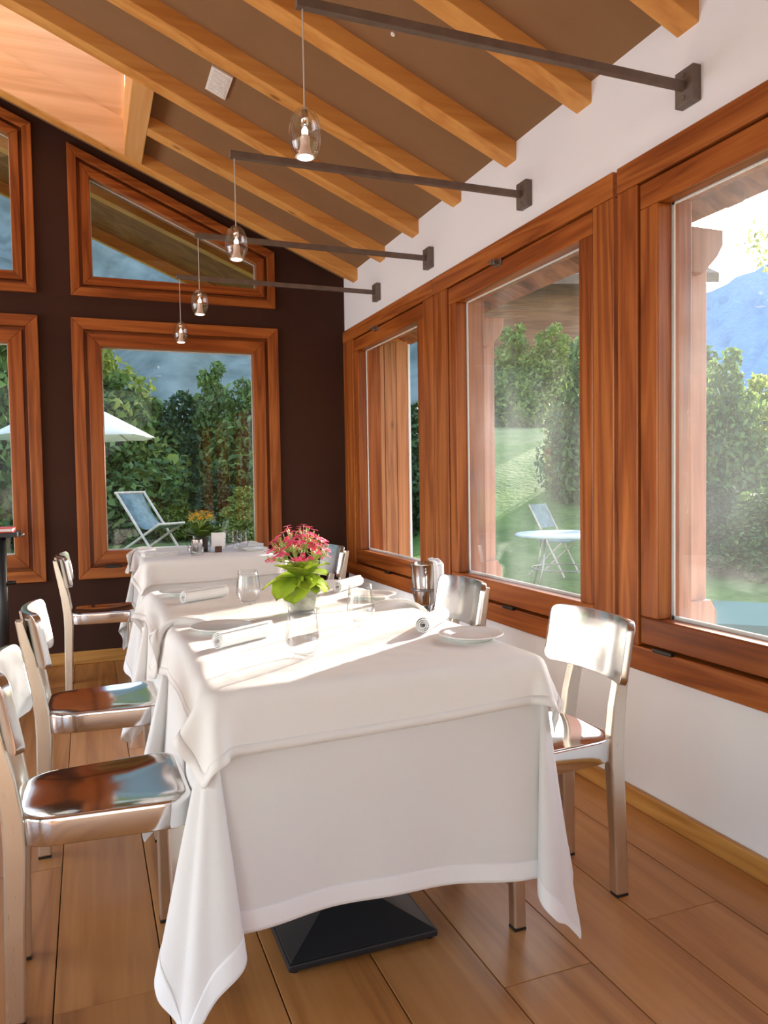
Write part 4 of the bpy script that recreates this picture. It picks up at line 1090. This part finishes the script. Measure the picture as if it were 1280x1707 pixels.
tree(AZ(60), 19.5, 2.0, 5.0, 'dark', 'dark green tree hidden between the two far windows', 0, rz=2.5)
tree(AZ(5), 18, 2.0, 5.6, 'mid', 'mid green tree seen in the window at the left edge', 1, rz=1.5)
tree(AZ(188), 18.2, .8, 1.5, 'dark', 'low dark shrub at the left of the deck chair', 1, 'garden_shrub', 'shrub')
tree(AZ(285), 18.6, .85, 1.4, 'bright', 'low yellow green shrub right of the deck chair', 0, 'garden_shrub', 'shrub')
tree(AZ(360), 18.4, .9, 1.7, 'dark', 'low dark shrub behind the yellow flowers', 0, 'garden_shrub', 'shrub', rz=2)
tree(AZ(405), 17.6, .8, 1.3, 'bright', 'low yellow green shrub at the right of the tall window', 1, 'garden_shrub', 'shrub', rz=3)
tree(AZ(690), 15, 1.2, 2.6, 'dark', 'dark shrub at the edge of the plank screen', 1, 'garden_shrub', 'shrub', rz=3)
tree(AZ(795), 26.5, 1.7, 3.2, 'mid', 'tree on the slope at the left of the middle window', 0, rz=.7)
tree(AZ(858), 26, 1.6, 3.5, 'bright', 'sunlit yellow green tree on the grass slope in the middle window', 1, rz=2.2)
tree(AZ(920), 25, 1.6, 3.3, 'bright', 'second sunlit tree on the grass slope in the middle window', 0, rz=3.6)
tree(AZ(975), 15.5, 1.05, 3.2, 'mid', 'darker tree before the slope at the right of the middle window', 1, rz=1.1)
tree(AZ(1030), 15, 1.3, 3.5, 'mid', 'tree behind the post between the middle and the nearest window', 0, rz=2.7)
tree(AZ(1205), 14, 1.1, 3.3, 'mid', 'young pale trunked tree at the left of the nearest window', 0, bark='birch', rz=1.9)
tree(AZ(1272), 16.5, 1.5, 3.3, 'bright', 'yellow green tree at the right edge of the nearest window', 1, rz=.2)
tree(AZ(1120), 17, 1.7, 3.6, 'dark', 'dark tree behind the wooden post outside the nearest window', 0, rz=4.4)
tree(AZ(1190), 11.5, .85, 1.25, 'dark', 'dark low shrub under the young pale trunked tree', 1, 'garden_shrub', 'shrub', rz=1)
tree(AZ(1262), 11, .9, 1.2, 'mid', 'green low shrub at the right edge of the nearest window', 0, 'garden_shrub', 'shrub', rz=2)
# slim many-stemmed tree added out of view towards the sun: its stems throw the thin bands of shade across the tablecloths
bx, by = 10.9, 8.95; perp = Vector((-math.sin(SUN_AZ), math.cos(SUN_AZ), 0))
mt = thing('garden_tree', 'slim many stemmed young tree added out of view beyond the right edge of the nearest window', 'tree', (bx, by, ground(bx, by)-.03), 0, 'trees and shrubs in the garden')
rng = random.Random(21); stems = [(-.62, .030), (-.40, .022), (-.27, .040), (-.08, .026), (.09, .05), (.23, .022), (.37, .034), (.60, .03)]
tips = []
for k, (o_, w_) in enumerate(stems):
    pts = [tuple(perp*(o_*(.25+.75*min(1, t/.6))+.05*math.sin(3*t+k))+Vector((.12*math.sin(k*2.1)*t, .12*math.cos(k*1.7)*t, 5.2*t))) for t in (0, .2, .4, .6, .75, .9, 1.0)]
    MB().tube(pts, [w_*1.5, w_*1.3, w_*1.15, w_, w_*.8, w_*.5, .006], 8).obj('stem', M['birch'], mt, True); tips.append(pts[-1])
tag(from_mesh('foliage', crown_mesh('foliage', M['leaf_bright'], 1500, [(p[0], p[1], p[2]-.35+.3*(k % 2), .5, .5, .42) for k, p in enumerate(tips)], .06, 6), None, mt), kind='stuff')

# conifers far up the slope, seen at the foot of the raked window
cn = MB()
for k in range(9):
    z = .06+k*.1; r = .20*(1-k/9.3); n = 11
    v = [(0, 0, z+.17)]
    for i in range(2*n): rr_ = r*(1 if i % 2 == 0 else .62); a = PI*i/n+k*.5; v.append((rr_*math.cos(a), rr_*math.sin(a), z-(.03 if i % 2 == 0 else 0)))
    cn.add(v, [(0, 1+i, 1+(i+1) % (2*n)) for i in range(2*n)])
cme = bpy.data.meshes.new('foliage'); cme.from_pydata(cn.v, [], cn.f); cme.update(); cme.materials.append(M['needle'])
for i, (u, vv, s) in enumerate([(207, 448, 1.0), (222, 455, .7), (247, 446, 1.15), (268, 458, .75), (190, 462, .7), (295, 470, .6)]):
    az = AZ(u); d = 166; x, y = d*math.sin(R(az)), d*math.cos(R(az)); top = 1.19+(803-vv)/FPX*d*math.cos(R(az-21.3)); h = 14*s
    t = thing('conifer', ['tallest but one conifer', 'short conifer second from the left', 'tallest conifer', 'short conifer right of the tallest one', 'leftmost small conifer', 'rightmost small conifer'][i]+' above the garden trees in the raked window', 'conifer', (x, y, top-h), 0, 'conifers on the hillside')
    c = tag(from_mesh('foliage', cme, None, t), kind='stuff'); c.scale = (h*.9, h*.9, h)
    MB().lathe([(.2, -.5), (.05, h*.95)], 6).obj('trunk', M['bark'], t)

# plank screen at the corner outside the farthest window
ps = thing('plank_screen', 'reddish brown vertical plank screen outside the farthest right window', 'screen', (1.98, 5.62, GZ))
for k in range(4):
    x = .02+k*.100; MB().box(x, x+.096, -.012+.003*(k % 2), .016, .0, 2.42+.0*k).obj('plank', M['screen_wood'], ps, bev=.004)
MB().box(.0, .41, .016, .05, .4, .5).obj('rail', M['screen_wood'], ps, bev=.004); MB().box(.0, .41, .016, .05, 1.95, 2.05).obj('rail', M['screen_wood'], ps, bev=.004)
MB().box(.417, .435, -.02, .03, 0, 2.40).obj('edge_strip', M['spacer'], ps, bev=.003)

# porch posts
for y, lb in ((2.43, 'reddish wooden porch post outside the nearest window'), (4.165, 'reddish wooden porch post outside the middle window'), (.70, 'wooden porch post outside the window beside the viewer'), (5.90, 'wooden porch post beyond the plank screen')):
    p = thing('porch_post', lb, 'post', (2.28, y+.1, GZ+.05), group='wooden porch posts')
    MB().box(-.085, .085, -.09, .09, .0, 2.26).obj('shaft', M['post_wood'], p, bev=.006)
    MB().prism([(-.115, 0), (.115, 0), (.115, .72), (.085, .77), (-.085, .77), (-.115, .72)], 1, -.115, .115).obj('plinth', M['post_wood'], p, bev=.005)
    MB().prism([(-.05, 2.08), (.03, 2.08), (.10, 2.15), (.13, 2.2), (.13, 2.26), (-.085, 2.26), (-.085, 2.12)], 1, -.13, .13).obj('bracket', M['post_wood'], p, bev=.005)

# parasol
u0, dpar = 125, 11.6
x, y = dpar*math.sin(R(AZ(u0))), dpar*math.cos(R(AZ(u0)))
pr = thing('garden_parasol', 'white canvas parasol on the lawn, seen at the left of the tall window', 'parasol', (x, y, GZ))
n = 8; rp_ = 1.10; z0, z1 = 2.0, 2.56
mb = MB(); seg = 6; v = [(0, 0, z1)]; f = []
for r in range(1, seg+1):
    for k in range(n*4):
        a = 2*PI*k/(n*4); q = abs((k % 4)-2)/2; rr_ = rp_*r/seg*(1-.045*(1-q)); v.append((rr_*math.cos(a), rr_*math.sin(a), z1-(z1-z0)*(r/seg)**1.08-.02*(1-q)*(r/seg)))
m4 = n*4
for k in range(m4): f.append((0, 1+k, 1+(k+1) % m4))
for r in range(seg-1):
    for k in range(m4): a, b = 1+r*m4+k, 1+r*m4+(k+1) % m4; f.append((a, a+m4, b+m4, b))
o = mesh_obj('canopy', v, f, M['canvas'], pr, True); q = o.modifiers.new('t', 'SOLIDIFY'); q.thickness = .006
MB().tube([(0, 0, 0), (0, 0, z1+.08)], .024, 10).obj('pole', M['teak'], pr, True)
for k in range(n):
    a = 2*PI*k/n+.0; MB().tube([(.02*math.cos(a), .02*math.sin(a), z1-.03), (rp_*.985*math.cos(a), rp_*.985*math.sin(a), z0-.012)], .011, 5).obj('rib', M['teak'], pr)
MB().lathe([(.26, 0), (.26, .06), (.05, .10)], 20).obj('base', M['pave'], pr)

# deck chair
u0, dd = 245, 16.0
x, y = dd*math.sin(R(AZ(u0))), dd*math.cos(R(AZ(u0)))
dc = thing('deck_chair', 'wooden deck chair with dark teal sling on the lawn outside the tall window', 'deck chair', (x, y, GZ), R(-52))
for s in (-.30, .30):
    MB().tube([(-.42, s, .98), (.42, s, .0)], .022, 6).obj('side_rail', M['teak'], dc); MB().tube([(-.34, s*.9, .0), (.55, s*.9, .46)], .022, 6).obj('side_rail', M['teak'], dc)
MB().tube([(-.42, -.32, .98), (-.42, .32, .98)], .024, 6).obj('top_bar', M['teak'], dc); MB().tube([(.55, -.29, .46), (.55, .29, .46)], .024, 6).obj('front_bar', M['teak'], dc)
MB().tube([(.42, -.3, .02), (.42, .3, .02)], .018, 6).obj('foot_bar', M['teak'], dc)
v = []; f = []
for i in range(13):
    t = i/12; px = -.42+.97*t; pz = .98-.52*t-.30*math.sin(PI*t); v += [(px, -.25, pz), (px, .25, pz)]
for i in range(12): f.append((2*i, 2*i+2, 2*i+3, 2*i+1))
o = mesh_obj('sling', v, f, M['sling'], dc, True); q = o.modifiers.new('t', 'SOLIDIFY'); q.thickness = .006
dc.scale = (1.18, 1.18, 1.18)
# bush of red flowers
u0, dd = 264, 18.6
x, y = dd*math.sin(R(AZ(u0))), dd*math.cos(R(AZ(u0)))
M['red_petal'] = leaf_mat('red_petal', (.55, .05, .05), (.80, .16, .14), .3)
rb = thing('red_flower_bush', 'bush with red blossoms behind the deck chair', 'shrub', (x, y, GZ))
c = tag(from_mesh('foliage', crown['mid'][0], None, rb), kind='stuff'); c.scale = (.45, .45, .5)
tag(from_mesh('blossoms', crown_mesh('blossoms', M['red_petal'], 160, [(0, 0, .95, .22, .22, .14)], .06, 4), None, rb), kind='stuff')

# round garden table with a folding chair, seen in the middle window
def at(u, dist): return dist*math.sin(R(AZ(u))), dist*math.cos(R(AZ(u)))
x, y = at(938, 8.4)
gt = thing('round_garden_table', 'round garden table with pale blue top on thin metal legs, seen in the middle window', 'table', (x, y, ground(x, y)))
MB().lathe([(.0, .70), (.50, .70), (.515, .712), (.515, .722), (.50, .732), (.0, .735)], 40, cap=False).obj('tabletop', M['table_blue'], gt, True)
for k in range(4):
    a = PI/2*k+.3; MB().tube([(.30*math.cos(a), .30*math.sin(a), .70), (.34*math.cos(a), .34*math.sin(a), .38), (.46*math.cos(a), .46*math.sin(a), 0)], .011, 8).obj('leg', M['iron'], gt, True)
MB().tube([(.34*math.cos(2*PI*k/20), .34*math.sin(2*PI*k/20), .36) for k in range(20)], .009, 6, True).obj('ring', M['iron'], gt, True)
x, y = at(922, 10.2)
fc = thing('folding_chair', 'folding garden chair with dark teal back behind the round garden table', 'chair', (x, y, ground(x, y)), R(-60))
for s in (-.22, .22):
    MB().tube([(-.24, s, .92), (.25, s, .0)], .012, 6).obj('leg', M['teak'], fc); MB().tube([(-.26, s*.9, 0), (.22, s*.9, .45)], .012, 6).obj('leg', M['teak'], fc)
MB().prism([(-.24, .92), (-.22, .92), (-.08, .62), (-.10, .62)], 1, -.21, .21).obj('back_panel', M['sling'], fc); MB().box(-.14, .24, -.21, .21, .44, .46).obj('seat', M['sling'], fc, bev=.004)
# low slab table outside the nearest window
sl = thing('slab_table', 'low teal slate table outside the nearest window', 'table', (3.70, 2.92, GZ), R(-46))
MB().box(-.6, .9, -.40, .40, .50, .56).obj('tabletop', M['teal_top'], sl, bev=.006)
for sx in (-.5, .8):
    for sy in (-.32, .32): MB().box(sx-.03, sx+.03, sy-.03, sy+.03, 0, .50).obj('leg', M['iron'], sl, bev=.004)
# neighbouring chalet
x, y = at(905, 34)
ch = thing('neighbour_chalet', 'brown roofed chalet behind the sunlit trees in the middle window', 'house', (x, y, ground(x, y)), R(-20))
MB().box(-4, 4, -4, 4, 0, 6.0).obj('wall', M['eave_wood'], ch)
MB().prism([(-5.4, 5.3), (0, 7.9), (5.4, 5.3), (5.4, 5.65), (0, 8.25), (-5.4, 5.65)], 0, -5.2, 5.2).obj('roof', M['roof_tile'], ch)
# wooden bench glimpsed at the left edge
x, y = at(18, 8.0)
bn = thing('garden_bench', 'wooden garden bench glimpsed below the left window', 'bench', (x, y, GZ))
MB().box(-.7, .7, -.2, .2, .42, .46).obj('seat', M['teak'], bn, bev=.004)
for sx in (-.6, .6):
    for sy in (-.16, .16): MB().box(sx-.03, sx+.03, sy-.03, sy+.03, 0, .42).obj('leg', M['screen_wood'], bn, bev=.004)
